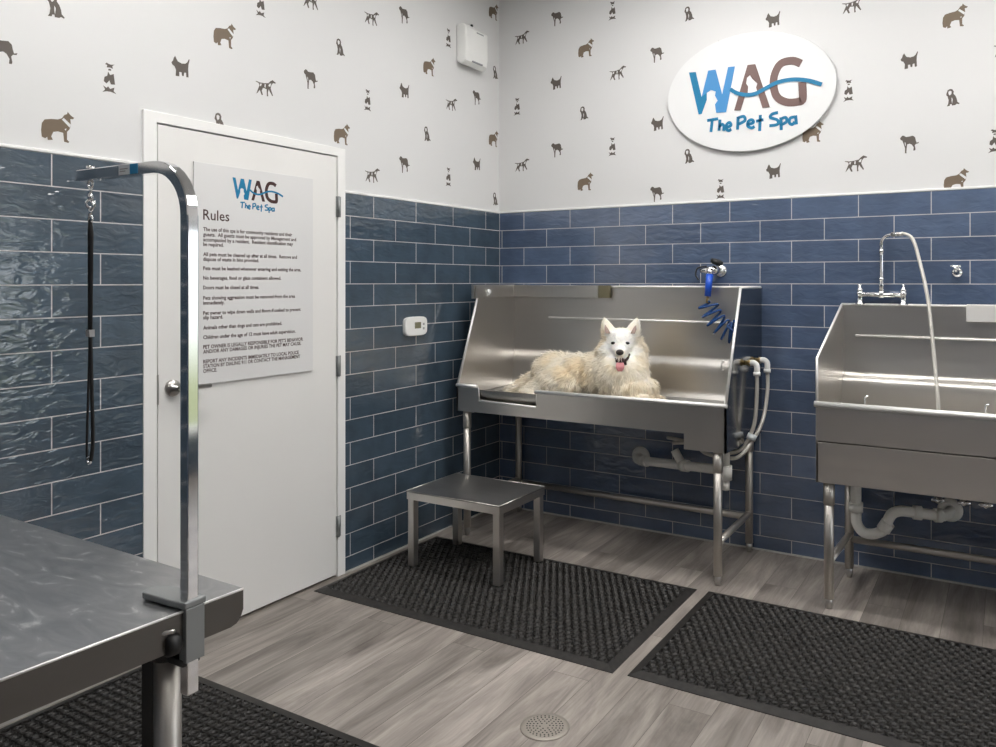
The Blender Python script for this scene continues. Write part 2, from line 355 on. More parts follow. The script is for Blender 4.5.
STACK = [[(.3, .98), (.2, .92), (.35, .9), (.3, .82), (.55, .84), (.75, .82), (.7, .9), (.85, .97), (.6, .94), (.45, .95)],
         [(.4, .74), (.45, .8), (.6, .8), (.62, .74)], [(.15, .5), (.35, .56), (.4, .7), (.55, .6), (.8, .66), (.85, .48), (.9, .32), (.6, .3), (.5, .42), (.3, .3), (.1, .36)],
         [(.05, .22), (.3, .16), (.4, .22), (.55, .15), (.85, .22), (.8, .1), (1, .02), (.6, .06), (.3, .05), (0, .0), (.2, .1)]]
MOT = {'K': ([COLLIE], .108, .108), 'B': ([POINT], .108, .078), 'E': ([HOUND], .085, .088), 'C': ([TERR], .080, .080), 'D': ([SIT], .058, .082), 'S': (STACK, .052, .112)}
GAPS = {'K': [[(.62, .72), (.68, .78), (.9, .6), (.86, .5)], [(.70, .42), (.76, .46), (.74, .38)]],
        'B': [[(.22, .62), (.3, .64), (.26, .48), (.2, .5)], [(.44, .66), (.5, .66), (.48, .46), (.43, .48)], [(.66, .72), (.76, .8), (.72, .58), (.62, .6)], [(.4, .38), (.5, .4), (.5, .36)]],
        'D': [[(.18, .84), (.3, .9), (.42, .84), (.4, .7), (.28, .62), (.2, .7)], [(.42, .5), (.5, .4), (.46, .14), (.42, .3)]],
        'E': [[(.24, .62), (.3, .58), (.3, .4), (.27, .45)]], 'C': [], 'S': []}
LW = [('D', -2.689, 2.376), ('F', -2.851, 2.177), ('K', -2.021, 2.462), ('C', -2.221, 2.278), ('S', -2.504, 2.171), ('K', -2.682, 1.967), ('B', -1.813, 2.286), ('E', -1.557, 2.374), ('D', -1.37, 2.575), ('S', -1.84, 2.643), ('B', -1.551, 2.746), ('D', -2.042, 2.088), ('K', -1.359, 2.157), ('B', -1.152, 2.784), ('E', -0.903, 2.866), ('S', -0.518, 2.851), ('K', -0.691, 2.648), ('C', -0.901, 2.463), ('S', -1.182, 2.356), ('B', -0.488, 2.472), ('E', -0.237, 2.556), ('D', -0.035, 2.76), ('K', -0.055, 3.147), ('D', -0.71, 2.26), ('E', -0.901, 2.061), ('B', -1.147, 1.978), ('S', -0.518, 2.042), ('C', -0.237, 2.153), ('D', -0.035, 1.956), ('K', -0.055, 2.341)]
RW = [('E', 0.421, 3.045), ('B', 0.166, 2.968), ('S', 0.797, 3.03), ('K', 0.622, 2.835), ('E', 1.081, 2.73), ('B', 0.832, 2.657), ('C', 0.414, 2.651), ('S', 0.129, 2.538), ('D', 0.608, 2.446), ('C', 1.083, 2.334), ('E', 0.421, 2.239), ('B', 0.166, 2.165), ('S', 0.797, 2.228), ('K', 0.617, 2.032), ('E', 1.081, 1.932), ('D', 1.274, 2.932), ('C', 1.742, 2.821), ('D', 1.274, 2.134), ('C', 1.745, 2.017), ('S', 1.455, 1.94), ('S', 1.455, 2.701), ('B', 2.145, 2.827), ('K', 2.605, 2.694), ('C', 2.406, 2.511), ('S', 2.123, 2.399), ('D', 2.595, 2.309), ('K', 1.948, 2.205), ('E', 2.406, 2.103), ('B', 2.158, 2.025), ('K', 2.61, 1.915), ('B', 2.82, 2.512), ('S', 2.769, 2.087)]
RW += [(k, x + 1.9, z) for k, x, z in RW if 1.0 < x + 1.9 - 1.9 < 2.5]   # the pattern repeats to the right
LW += [(k, y - 1.6, z) for k, y, z in LW if -2.6 < y < -1.3 and z > 2.15]
def prints(parent, items, wall):
    dark = MB(); brown = MB(); gap = MB()
    def flat(mb, poly, kind, a, z, lift):
        polys, wd, ht = MOT[kind]; vs = []
        for px, py in poly:
            h = a + (px - .5) * wd; v = z + (py - .5) * ht
            if v < H + .012: v = H + .012
            if wall == 'l': h = min(h, .006)
            else: h = max(h, -.006)
            vs.append((-.008 + lift, h, v) if wall == 'l' else (h, .008 - lift, v))
        mb.add(vs, [tuple(range(len(vs)))])
    for k, a, z in items:
        flip = k == 'F'; k = 'E' if flip else k
        for poly in MOT[k][0]: flat(brown if k == 'K' else dark, [(p[0], p[1]) for p in poly], k, a, z, .0006)
        for poly in GAPS[k]: flat(gap, poly, k, a, z, .0009)
    sub(dark, 'wallpaper_print', 'printdark', parent, tri=True); sub(brown, 'wallpaper_print', 'printbrown', parent, tri=True); sub(gap, 'wallpaper_print', 'wall', parent, tri=True)
prints(wl, LW, 'l'); prints(wb, RW, 'b')

# ------------------------------------------------------------------ door
mb = MB().box(-.045, -2.322, .012, 0, -1.402, 2.034); dr = struct(mb.build('door_1', 'door', bevel=.002))
mb = MB()
mb.prism([(-2.3815, 0), (-2.3815, 2.081), (-1.347, 2.081), (-1.347, 0), (-1.396, 0), (-1.396, 2.040), (-2.328, 2.040), (-2.328, 0)], 'X', -.10, .004)
sub(mb, 'door_frame', 'trimpaint', dr, bevel=.002)
sub(MB().box(-.11, -2.34, .0, -.10, -1.38, 2.05), 'dark_backing', 'hole', dr)  # dark sheet behind the door, stands in for shade seen through its gaps
sub(MB().box(-.05, -2.328, 2.034, -.046, -1.396, 2.04).box(-.05, -2.328, 0, -.046, -1.396, .012), 'gap_dark_strip', 'hole', dr)  # dark strips stand in for the shade in the top and bottom gaps
for z in (1.794, 1.022, .245):
    sub(MB().cyl((.010, -1.398, z - .05), (.010, -1.398, z + .05), .0065, n=10).box(.001, -1.408, z - .05, .0045, -1.378, z + .05), 'hinge', 'castmetal', dr)
mb = MB(); mb.lathe([(.033, 0), (.033, .006), (.029, .012), (.013, .014), (.012, .045)], at((0, -2.262, 1.017), 'x'), 28)
mb.tube([(.045, -2.262, 1.017), (.055, -2.255, 1.017), (.055, -2.235, 1.017), (.05, -2.13, 1.016)], .010, 12, radii=[.012, .0125, .011, .0085])
sub(mb, 'door_handle', 'nickel', dr)
sub(MB().box(-.02, -2.326, .96, .002, -2.319, 1.075), 'latch_plate', 'nickel', dr)

# ------------------------------------------------------------------ logo lettering shared by both signs
LOGO = {'teal': [], 'skyblue': [], 'brown': []}
W1 = [(-0.323, 0.145), (-0.284, 0.143), (-0.25, -0.001), (-0.221, 0.021), (-0.221, -0.018), (-0.25, -0.093), (-0.267, -0.094)]
W2 = [(-0.25, -0.001), (-0.212, 0.141), (-0.17, 0.141), (-0.133, 0.0), (-0.1, 0.145), (-0.062, 0.144), (-0.111, -0.098), (-0.167, -0.095), (-0.173, -0.049), (-0.158, -0.03), (-0.173, -0.002), (-0.169, 0.021), (-0.197, 0.033), (-0.219, 0.021)]
A_ = [(-0.066, -0.094), (0.007, 0.142), (0.049, 0.141), (0.126, -0.096), (0.087, -0.097), (0.053, 0.016), (0.06, 0.036), (0.033, 0.065), (0.02, 0.087), (0.004, 0.074), (-0.001, 0.044), (0.01, 0.027), (0.007, -0.014), (-0.008, -0.027), (-0.031, -0.096)]
G_ = [(0.287, 0.111), (0.243, 0.132), (0.184, 0.125), (0.152, 0.074), (0.146, 0.015), (0.164, -0.047), (0.214, -0.081), (0.272, -0.085), (0.296, -0.073), (0.293, 0.016)]
V_ = [(-0.087, 0.023), (-0.05, -0.002), (0.002, -0.018), (0.053, -0.016), (0.114, 0.009), (0.174, 0.03), (0.253, 0.033), (0.33, 0.016), (0.392, -0.011)]
TX = [[(-0.218, -0.133), (-0.156, -0.129)], [(-0.189, -0.131), (-0.197, -0.198)], [(-0.145, -0.135), (-0.151, -0.195)], [(-0.151, -0.176), (-0.135, -0.162), (-0.124, -0.171), (-0.124, -0.198)], [(-0.108, -0.181), (-0.084, -0.173), (-0.092, -0.156), (-0.108, -0.165), (-0.111, -0.185), (-0.098, -0.2), (-0.082, -0.193)], [(-0.045, -0.13), (-0.048, -0.199)], [(-0.047, -0.137), (-0.014, -0.131), (-0.008, -0.155), (-0.045, -0.171)], [(0.007, -0.177), (0.038, -0.17), (0.031, -0.154), (0.012, -0.16), (0.008, -0.184), (0.028, -0.197), (0.045, -0.191)], [(0.076, -0.133), (0.072, -0.218)], [(0.053, -0.164), (0.092, -0.16)], [(0.169, -0.13), (0.139, -0.135), (0.129, -0.152), (0.166, -0.169), (0.166, -0.192), (0.124, -0.195)], [(0.184, -0.157), (0.186, -0.224)], [(0.186, -0.165), (0.209, -0.16), (0.214, -0.182), (0.189, -0.195)], [(0.258, -0.162), (0.233, -0.166), (0.228, -0.189), (0.243, -0.2), (0.256, -0.187)], [(0.260, -0.155), (0.264, -0.202)]]
def ribbon(pts, wd, k=5):
    """flat stroke polygon around a smoothed path"""
    P = smooth_path([(x, y, 0) for x, y in pts], k) if len(pts) > 2 else [Vector((x, y, 0)) for x, y in pts]
    L_, R_ = [], []
    for i, p in enumerate(P):
        d = (P[min(i + 1, len(P) - 1)] - P[max(i - 1, 0)]).normalized(); n = Vector((-d.y, d.x, 0))
        L_.append((p + n * wd / 2)[:2]); R_.append((p - n * wd / 2)[:2])
    return L_, R_
def logo(parent, place, depth, second='skyblue', dark='brown'):
    """place(u, v, h) -> world point"""
    def slab(mb, poly, h0, h1):
        n = len(poly); v = [place(p[0], p[1], h0) for p in poly] + [place(p[0], p[1], h1) for p in poly]
        mb.add(v, [tuple(range(n)), tuple(range(2 * n - 1, n - 1, -1))] + [(i, i + n, (i + 1) % n + n, (i + 1) % n) for i in range(n)])
    def stroke(mb, pts, wd, h0, h1):
        L_, R_ = ribbon(pts, wd); n = len(L_)
        v = [place(*p, h0) for p in L_] + [place(*p, h0) for p in R_] + [place(*p, h1) for p in L_] + [place(*p, h1) for p in R_]
        f = [(0, n, 3 * n, 2 * n), (n - 1, 2 * n - 1, 4 * n - 1, 3 * n - 1)]
        for i in range(n - 1):
            f += [(i, i + 1, n + i + 1, n + i), (2 * n + i, 2 * n + i + 1, 3 * n + i + 1, 3 * n + i), (i, i + 1, 2 * n + i + 1, 2 * n + i), (n + i, n + i + 1, 3 * n + i + 1, 3 * n + i)]
        mb.add(v, f)
    mb = MB(); slab(mb, W1, 0, depth); mb.build('letter_w', 'teal', parent, tri=True)
    mb = MB(); slab(mb, W2, 0, depth); mb.build('letter_w', second, parent, tri=True)
    mb = MB(); slab(mb, A_, 0, depth); mb.build('letter_a', dark, parent, tri=True)
    mb = MB(); stroke(mb, G_, .040, 0, depth); mb.build('letter_g', dark, parent)
    mb = MB(); stroke(mb, V_, .021, depth, depth * 1.6); mb.build('swoosh', 'teal', parent)
    mb = MB()
    for s_ in TX: stroke(mb, s_, .0155, 0, depth)
    mb.build('lettering', 'teal', parent)

# oval sign on the back wall
sg = thing('wall_sign', (1.612, .0, 2.45), 'white oval acrylic sign with blue and brown pet spa lettering on the wallpapered back wall', 'sign')
n = 72; ring = [(1.612 + .457 * math.cos(2 * math.pi * k / n), 2.449 + .318 * math.sin(2 * math.pi * k / n)) for k in range(n)]
MB().prism(ring, 'Y', -.014, -.003).build('sign_panel', 'acrylic', sg, bevel=.002)
for dx in (-.3, .3): MB().cyl((1.612 + dx, .008, 2.45), (1.612 + dx, -.003, 2.45), .012).build('standoff', 'nickel', sg)
logo(sg, lambda u, v, h: (1.605 + u, -.014 - h, 2.45 + v), .003)

# rules sign on the door
rs = thing('rules_sign', (.0, -1.85, 1.46), 'rectangular white acrylic rules notice with logo fixed to the white door', 'sign')
mb = MB().prism([(-2.160, 1.016), (-2.160, 1.896), (-1.551, 1.915), (-1.551, 1.012)], 'X', .004, .010)
mb = MB().box(.004, -2.176, 1.017, .010, -1.560, 1.911); mb.build('sign_panel', 'acrylic_clear', rs, bevel=.001)
MB().box(.0, -2.10, 1.06, .004, -1.61, 1.86).build('mounting_pad', 'white', rs)
sc_ = (1.997 - 1.735) / (.392 + .323)
logo(rs, lambda u, v, h: (.010 + h, -1.997 + (u + .323) * sc_, 1.815 + v * sc_), .0008, 'teal', 'darktext')
def text(body, y, z, hgt, width, bold=0.0, name='text_line'):
    cu = bpy.data.curves.new(name, 'FONT'); cu.body = body; cu.size = 1; cu.offset = bold; cu.resolution_u = 2
    tmp = bpy.data.objects.new('tmp', cu); col.objects.link(tmp); bpy.context.view_layer.update()
    dg = bpy.context.evaluated_depsgraph_get(); me = bpy.data.meshes.new_from_object(tmp.evaluated_get(dg))
    bpy.data.objects.remove(tmp); bpy.data.curves.remove(cu)
    xs = [v.co.x for v in me.vertices]; x0, x1 = min(xs), max(xs); s = (width / (x1 - x0)) if width else hgt
    for v in me.vertices:
        v.co = Vector((.0104, y + (v.co.x - x0) * s, z + v.co.y * hgt)) - rs.location
    me.materials.clear(); me.materials.append(M['darktext'])
    o = bpy.data.objects.new(name, me); col.objects.link(o); o.parent = rs; return o
text('Rules', -2.135, 1.682, .060, .122, .008, 'heading')
body = [('The use of this spa is for community residents and their', 1.6365, 0.452), ('guests.  All guests must be approved by Management and', 1.6155, 0.475), ('accompanied by a resident.  Resident identification may', 1.5945, 0.457), ('be required.', 1.5755, 0.095), ('All pets must be cleaned up after at all times.  Remove and', 1.5355, 0.48), ('dispose of waste in bins provided.', 1.5155, 0.271), ('Pets must be leashed whenever entering and exiting the area.', 1.4785, 0.504), ('No beverages, food or glass containers allowed.', 1.4395, 0.39), ('Doors must be closed at all times.', 1.4005, 0.271), ('Pets showing aggression must be removed from the area', 1.3585, 0.469), ('immediately.', 1.3385, 0.099), ('Pet owner to wipe down walls and floors if soaked to prevent', 1.2975, 0.501), ('slip hazard.', 1.2795, 0.092), ('Animals other than dogs and cats are prohibited.', 1.2385, 0.395), ('Children under the age of 12 must have adult supervision.', 1.1995, 0.472), ("PET OWNER IS LEGALLY RESPONSIBLE FOR PET'S BEHAVIOR", 1.1605, 0.515), ('AND/OR ANY DAMAGES OR INJURIES THE PET MAY CAUSE.', 1.1415, 0.504), ('REPORT ANY INCIDENTS IMMEDIATELY TO LOCAL POLICE', 1.1015, 0.49), ('STATION BY DIALING 911 OR CONTACT THE MANAGEMENT', 1.0825, 0.498), ('OFFICE.', 1.0635, 0.064)]
for s_, z, wd in body: text(s_, -2.135, z, .021, wd, .026)

# ------------------------------------------------------------------ wall devices
t_ = thing('air_freshener', (.0, -.33, 2.83), 'white curved plastic air freshener dispenser high on the wallpapered left wall', 'dispenser')
mb = MB(); prof = [(-.008, 2.735), (-.008, 2.955), (.045, 2.955), (.066, 2.93), (.068, 2.78), (.06, 2.735), (.035, 2.712)]
n = len(prof)
mb.add([(x, -.445, z) for x, z in prof] + [(x * 1.0, -.222, z) for x, z in prof], [tuple(range(n)), tuple(range(2 * n - 1, n - 1, -1))] + [(i, i + n, (i + 1) % n + n, (i + 1) % n) for i in range(n)])
mb.build('housing', 'white', t_, bevel=.010, segs=3)
MB().box(.060, -.38, 2.735, .069, -.28, 2.742).build('vent_slot', 'grey', t_)
MB().box(.064, -.34, 2.915, .0675, -.27, 2.922).build('logo_mark', 'grey', t_)
MB().cyl((.03, -.34, 2.954), (.03, -.34, 2.972), .008).build('lock_button', 'black', t_)
t_ = thing('thermostat', (0, -.84, 1.19), 'small white thermostat with a square display on the blue tiled wall beside the door', 'thermostat')
cz, cyy = 1.188, -.838
pts = []
for k in range(40):
    a = 2 * math.pi * k / 40; c, s_ = math.cos(a), math.sin(a); pts.append((cyy + .090 * math.copysign(abs(c) ** .45, c), cz + .052 * math.copysign(abs(s_) ** .45, s_)))
MB().prism(pts, 'X', 0, .026).build('housing', 'white', t_, bevel=.005)
MB().box(.026, cyy - .018, cz - .012, .0268, cyy + .034, cz + .022).build('display', 'lcd', t_)
MB().box(.026, cyy + .05, cz - .02, .028, cyy + .062, cz - .008).box(.026, cyy + .05, cz + .004, .028, cyy + .062, cz + .016).build('button', 'grey', t_)

# ------------------------------------------------------------------ pet bathing tub
TX0, TX1, TY = .125, 1.685, -.612
def edge_strip(mb, a, b, wd=.011, ax='Y'):
    mb.tube([a, b], wd, 8)
def leg(parent, x, y, ztop, r=.0205, collar=.10):
    lg = MB().cyl((x, y, .045), (x, y, ztop - .02), r, n=20).build('leg', 'steel_tube', parent)
    MBc = MB().lathe([(r + .0005, 0), (r + .003, .002), (r + .003, collar)], at((x, y, ztop - collar), 'z')); o = sub(MBc, 'socket', 'steel_tube', lg)
    o = sub(MB().lathe([(.012, 0), (.013, .012), (.017, .022), (.017, .05)], at((x, y, 0.0), 'z')), 'foot', 'nickel', lg)
    return lg
def tub_shell():
    t = thing('bathing_tub', (.9, -.31, 0), 'raised stainless steel dog bathing tub with a cut-out front step, in the room corner', 'tub')
    lp = [(-.006, .705), (TY, .705), (TY, .845), (-.395, 1.40), (-.006, 1.40)]
    rp = [(-.006, .63), (TY, .63), (TY, .848), (-.372, 1.40), (-.006, 1.40)]
    MB().prism(lp, 'X', TX0, TX0 + .010).build('side_panel', 'steel', t)
    MB().prism(rp, 'X', TX1 - .005, TX1).build('side_panel', 'steel_side', t); MB().prism(rp, 'X', TX1 - .010, TX1 - .0052).build('side_lining', 'steel', t)
    # back panel with a soft crease above the basin
    prof = [(-.030, 1.40), (-.030, 1.20), (-.030, 1.02), (-.033, 1.0), (-.042, .985), (-.050, .965), (-.054, .93), (-.055, .84), (-.062, .81), (-.085, .775), (-.12, .762), (-.30, .757), (-.50, .752), (-.56, .76), (-.590, .79), (TY + .012, .83)]
    mb = MB(); a = [(TX0 + .01, y, z) for y, z in prof]; b = [(TX1 - .01, y, z) for y, z in prof]; n = len(prof)
    mb.add(a + b, [(i, i + 1, n + i + 1, n + i) for i in range(n - 1)], True)
    o = mb.build('basin_sheet', 'steel', t); sm = o.modifiers.new('thick', 'SOLIDIFY'); sm.thickness = .004; sm.offset = -1; sm.use_rim = False
    # front apron with the notch and the deeper right end
    ap = [(TX0, .705), (TX0, .845), (.262, .845), (.272, .835), (.276, .770), (.650, .762), (.652, .843), (TX1, .848), (TX1, .630), (1.478, .630), (1.478, .705)]
    MB().prism(ap, 'Y', TY, TY + .010).build('front_apron', 'steel', t)
    mb = MB(); z = .010
    def bar(x0, z0, x1, z1): mb.tube([(x0, TY + .004, z0), (x1, TY + .004, z1)], .0105, 10)
    bar(TX0 - .004, .848, .262, .848); bar(.640, .845, TX1 + .004, .851)
    mb.build('front_rim', 'steel_edge', t)
    mb = MB(); mb.tube([(.262, TY + .004, .848), (.272, TY + .004, .835), (.278, TY + .004, .772)], .004, 8); mb.tube([(.278, TY + .002, .771), (.650, TY + .002, .764)], .006, 8); mb.tube([(.652, TY + .004, .764), (.648, TY + .004, .845)], .004, 8)
    mb.build('notch_trim', 'steel_edge', t)
    mb = MB()
    for (x, yy, zt) in ((TX0 + .004, -.395, .848), (TX1 - .004, -.372, .851)):
        mb.tube([(x, TY + .004, zt), (x, yy, 1.40), ], .0075, 8); mb.tube([(x, yy, 1.40), (x, -.01, 1.40)], .006, 8)
    mb.tube([(TX0, -.026, 1.402), (TX1, -.026, 1.402)], .006, 8)
    mb.build('edge_trim', 'steel_edge', t)
    # underside pan: shallow, dropping to the sump at the right
    mb = MB(); mb.box(TX0 + .01, TY + .01, .705, 1.478, -.006, .712); mb.box(1.474, TY + .01, .630, 1.480, -.006, .712); mb.box(1.478, TY + .01, .630, TX1 - .01, -.006, .637)
    mb.build('bottom_pan', 'steel', t)
    # rail strip along the left side top and the start of the back
    mb = MB(); mb.box(TX0 - .020, -.448, 1.332, TX0 - .001, -.010, 1.412)
    mb.box(TX0 + .011, -.448, 1.336, TX0 + .016, -.048, 1.410); mb.box(TX0 + .011, -.052, 1.336, .250, -.033, 1.410)
    mb.build('corner_rail', 'steel', t, bevel=.002)
    mb = MB(); mb.box(.252, -.062, 1.334, .735, -.033, 1.408); mb.build('shelf_box', 'steel', t, bevel=.003)
    MB().box(.737, -.060, 1.336, .81, -.034, 1.408).build('end_block', 'olive', t, bevel=.002)
    MB().cyl((TX0 + .016, -.33, 1.372), (TX0 + .03, -.33, 1.372), .013, n=12).box(TX0 + .016, -.34, 1.35, TX0 + .022, -.32, 1.372).build('clip', 'white', t)
    # tie bar on the back panel with its brackets
    mb = MB(); mb.tube([(.392, -.045, 1.213), (1.545, -.045, 1.209)], .0055, 8)
    for x in (.40, .97, 1.535): mb.cyl((x, -.045, 1.211), (x, -.03, 1.211), .005, n=8)
    mb.build('tie_bar', 'steel_edge', t)
    mb = MB(); mb.tube([(1.49, -.052, 1.00), (1.49, -.08, 1.0), (1.49, -.08, .955), (1.49, -.056, .955)], .004, 8); mb.build('tether_loop', 'steel_edge', t)
    mb = MB(); mb.tube([(TX1 - .011, -.45, 1.04), (TX1 - .035, -.45, 1.04), (TX1 - .035, -.45, .96), (TX1 - .011, -.45, .96)], .004, 8); mb.build('tether_loop', 'steel_edge', t)
    # floor rack the dog lies on
    mb = MB(); 
    for k in range(4): mb.box(.145 + k * .382, -.585, .781, .145 + k * .382 + .378, -.068, .792)
    for x in (.2, .7, 1.2, 1.62): mb.box(x, -.56, .757, x + .012, -.10, .781)
    mb.build('floor_rack', 'steel_dark', t, bevel=.003)
    leg(t, .170, -.575, .705); leg(t, 1.635, -.580, .63); leg(t, .175, -.045, .705); leg(t, 1.630, -.047, .63)
    mb = MB(); mb.cyl((.175, -.045, .180), (1.63, -.047, .180), .0165, n=16); mb.build('stretcher', 'steel_tube', t)
    mb = MB(); mb.cyl((1.635, -.580, .200), (1.630, -.047, .200), .0165, n=16); mb.build('stretcher', 'steel_tube', t)
    mb = MB(); mb.cyl((.170, -.575, .200), (.175, -.045, .200), .0165, n=16); mb.build('stretcher', 'steel_tube', t)
    return t
tub_shell()

# spray valve with coil hose on the wall over the tub
sv = thing('spray_valve', (1.43, 0, 1.5), 'chrome wall spray valve with blue grip and blue coiled hose above the tub', 'faucet')
X0 = 1.428
mb = MB(); mb.lathe([(.036, 0), (.036, .006), (.024, .014), (.017, .016), (.017, .05)], at((X0 + .03, .0, 1.49), '-y'), 24)
mb.tube([(X0 + .03, -.045, 1.49), (X0 + .01, -.06, 1.495), (X0 - .06, -.075, 1.492)], .016, 12, radii=[.022, .025, .013]); mb.cyl((X0 - .003, -.083, 1.50), (X0 - .003, -.085, 1.468), .017, n=14)
mb.build('valve_body', 'chrome', sv)
mb = MB(); mb.lathe([(.010, 0), (.028, .004), (.035, .014), (.033, .028), (.014, .033)], Matrix.Translation((X0 + .028, -.075, 1.520)) @ Matrix.Rotation(R(20), 4, 'Y')); mb.build('control_knob', 'black', sv)
mb = MB(); mb.tube(smooth_path([(X0 - .02, -.08, 1.515), (X0 - .07, -.085, 1.505), (X0 - .082, -.085, 1.47), (X0 - .065, -.085, 1.44)], 5), .0045, 8); mb.build('trigger', 'black', sv)
mb = MB(); mb.tube([(X0 - .003, -.085, 1.470), (X0 - .012, -.092, 1.352)], .016, 16, radii=[.0195, .0175]); mb.build('grip', 'brightblue', sv)
mb = MB(); mb.tube([(X0 - .012, -.092, 1.354), (X0 - .014, -.094, 1.315)], .008, 12); mb.build('hose_fitting', 'brass', sv)
mb = MB()
base = smooth_path([(X0 - .015, -.095, 1.322), (X0 + .005, -.10, 1.275), (X0 + .040, -.115, 1.225), (X0 + .085, -.13, 1.185), (X0 + .130, -.15, 1.165), (X0 + .165, -.17, 1.170), (X0 + .185, -.18, 1.22)], 40)
pts = []; nb = len(base); turns = 8
for i, p in enumerate(base):
    d = (base[min(i + 1, nb - 1)] - base[max(i - 1, 0)]).normalized(); u = Vector((0, 1, 0)); v = d.cross(u).normalized()
    a = 2 * math.pi * turns * i / nb; rr = .050 * min(1, i / 14 + .02, (nb - i) / 60 + .45)
    pts.append(p + (v * math.cos(a) * rr * 1.05 + u * math.sin(a) * rr * .7))
mb.tube(pts, .0066, 8); mb.build('coil_hose', 'blue', sv)

# supply valves and hoses at the tub's right side
def elbow(mb, pts, r, n=12): mb.tube(smooth_path(pts, 5), r, n)
sh = thing('supply_hoses', (1.75, -.12, .7), 'pair of braided water supply hoses looping down beside the right end of the bathing tub', 'hose')
for (yy, xo, zz) in ((-.30, 1.742, 1.026), (-.12, 1.745, 1.024)):
    MB().cyl((TX1, yy, zz), (1.715, yy, zz), .012, n=12).lathe([(.017, 0), (.017, .012)], at((1.700, yy, zz), 'x'), 6).build('wall_nipple', 'brass', sh)
    mb = MB(); elbow(mb, [(1.708, yy, zz), (xo - .015, yy, zz + .001), (xo, yy, zz - .014), (xo, yy, zz - .05)], .015)
    mb.lathe([(.018, 0), (.018, .018)], at((xo, yy, zz - .062), 'z'), 12); mb.build('elbow', 'white', sh)
mb = MB(); mb.tube(smooth_path([(1.742, -.30, .985), (1.742, -.30, .88), (1.732, -.30, .74), (1.706, -.31, .655), (1.67, -.32, .595), (1.60, -.35, .575), (1.5, -.35, .60), (1.38, -.33, .60), (1.3, -.30, .585)], 10), .0095, 10); mb.build('hose', 'hose', sh)
mb = MB(); mb.tube(smooth_path([(1.745, -.12, .99), (1.750, -.13, .88), (1.745, -.19, .74), (1.725, -.29, .650), (1.68, -.36, .575), (1.62, -.37, .555), (1.50, -.36, .565), (1.42, -.33, .60), (1.25, -.25, .60)], 10), .0095, 10); mb.build('hose', 'hose', sh)
MB().tube([(1.722, -.300, .672), (1.712, -.306, .645)], .024, 12).build('cable_tie', 'sticker', sh)

# tub drain
dp = thing('drain_pipe', (1.3, -.1, .4), 'white plastic drain pipe running from a wall flange under the bathing tub', 'pipe')
MB().lathe([(.055, 0), (.055, .004), (.045, .014), (.030, .02)], at((.985, 0, .425), '-y'), 28).build('wall_flange', 'pvc', dp)
mb = MB(); mb.tube(smooth_path([(.985, -.005, .425), (.985, -.060, .425), (1.01, -.10, .426), (1.06, -.127, .430), (1.3, -.255, .463), (1.58, -.40, .50), (1.610, -.416, .505)], 8), .024, 18)
mb.build('pipe', 'pvc', dp)
for p, q in (((1.055, -.125, .430), (1.085, -.141, .434)), ((1.34, -.276, .468), (1.38, -.296, .473))): MB().cyl(p, q, .031, n=18).build('coupling', 'pvc', dp)
MB().cyl((1.622, -.42, .46), (1.622, -.42, .53), .031, n=16).build('coupling', 'pvc', dp)
MB().cyl((1.622, -.42, .41), (1.622, -.42, .46), .019, n=16).build('tailpiece', 'pvc', dp)
MB().cyl((1.622, -.42, .53), (1.622, -.42, .632), .019, n=16).build('tailpiece', 'pvc', dp)
MB().cyl((1.335, -.275, .48), (1.30, -.28, .545), .022, n=14).build('overflow_fitting', 'pvc', dp)

# ------------------------------------------------------------------ step stool
st = thing('step_stool', (.5, -.96, .012), 'low square stainless steel step stool on the black mat in front of the tub', 'stool')
sx0, sx1, sy0, sy1, sz = .222, .780, -1.150, -.742, .390
mb = MB().box(sx0, sy0, sz - .006, sx1, sy1, sz); mb.build('seat', 'steel_dark', st, bevel=.002)
mb = MB()
mb.box(sx0, sy0, sz - .042, sx1, sy0 + .004, sz - .0062); mb.box(sx0, sy1 - .004, sz - .042, sx1, sy1, sz - .0062); mb.box(sx0, sy0, sz - .042, sx0 + .004, sy1, sz - .0062); mb.box(sx1 - .004, sy0, sz - .042, sx1, sy1, sz - .0062)
mb.build('apron', 'steel', st, bevel=.001)
mb = MB()
for a, b in (((sx0, sy0, sz), (sx1, sy0, sz)), ((sx1, sy0, sz), (sx1, sy1, sz)), ((sx0, sy0, sz), (sx0, sy1, sz)), ((sx0, sy1, sz), (sx1, sy1, sz))): mb.tube([a, b], .002, 6)
mb.build('edge_trim', 'steel', st)
for x in (sx0 + .004, sx1 - .042):
    for y in (sy0 + .004, sy1 - .042):
        MB().box(x, y, .0148, x + .038, y + .038, sz - .007).build('leg', 'steel', st, bevel=.004)

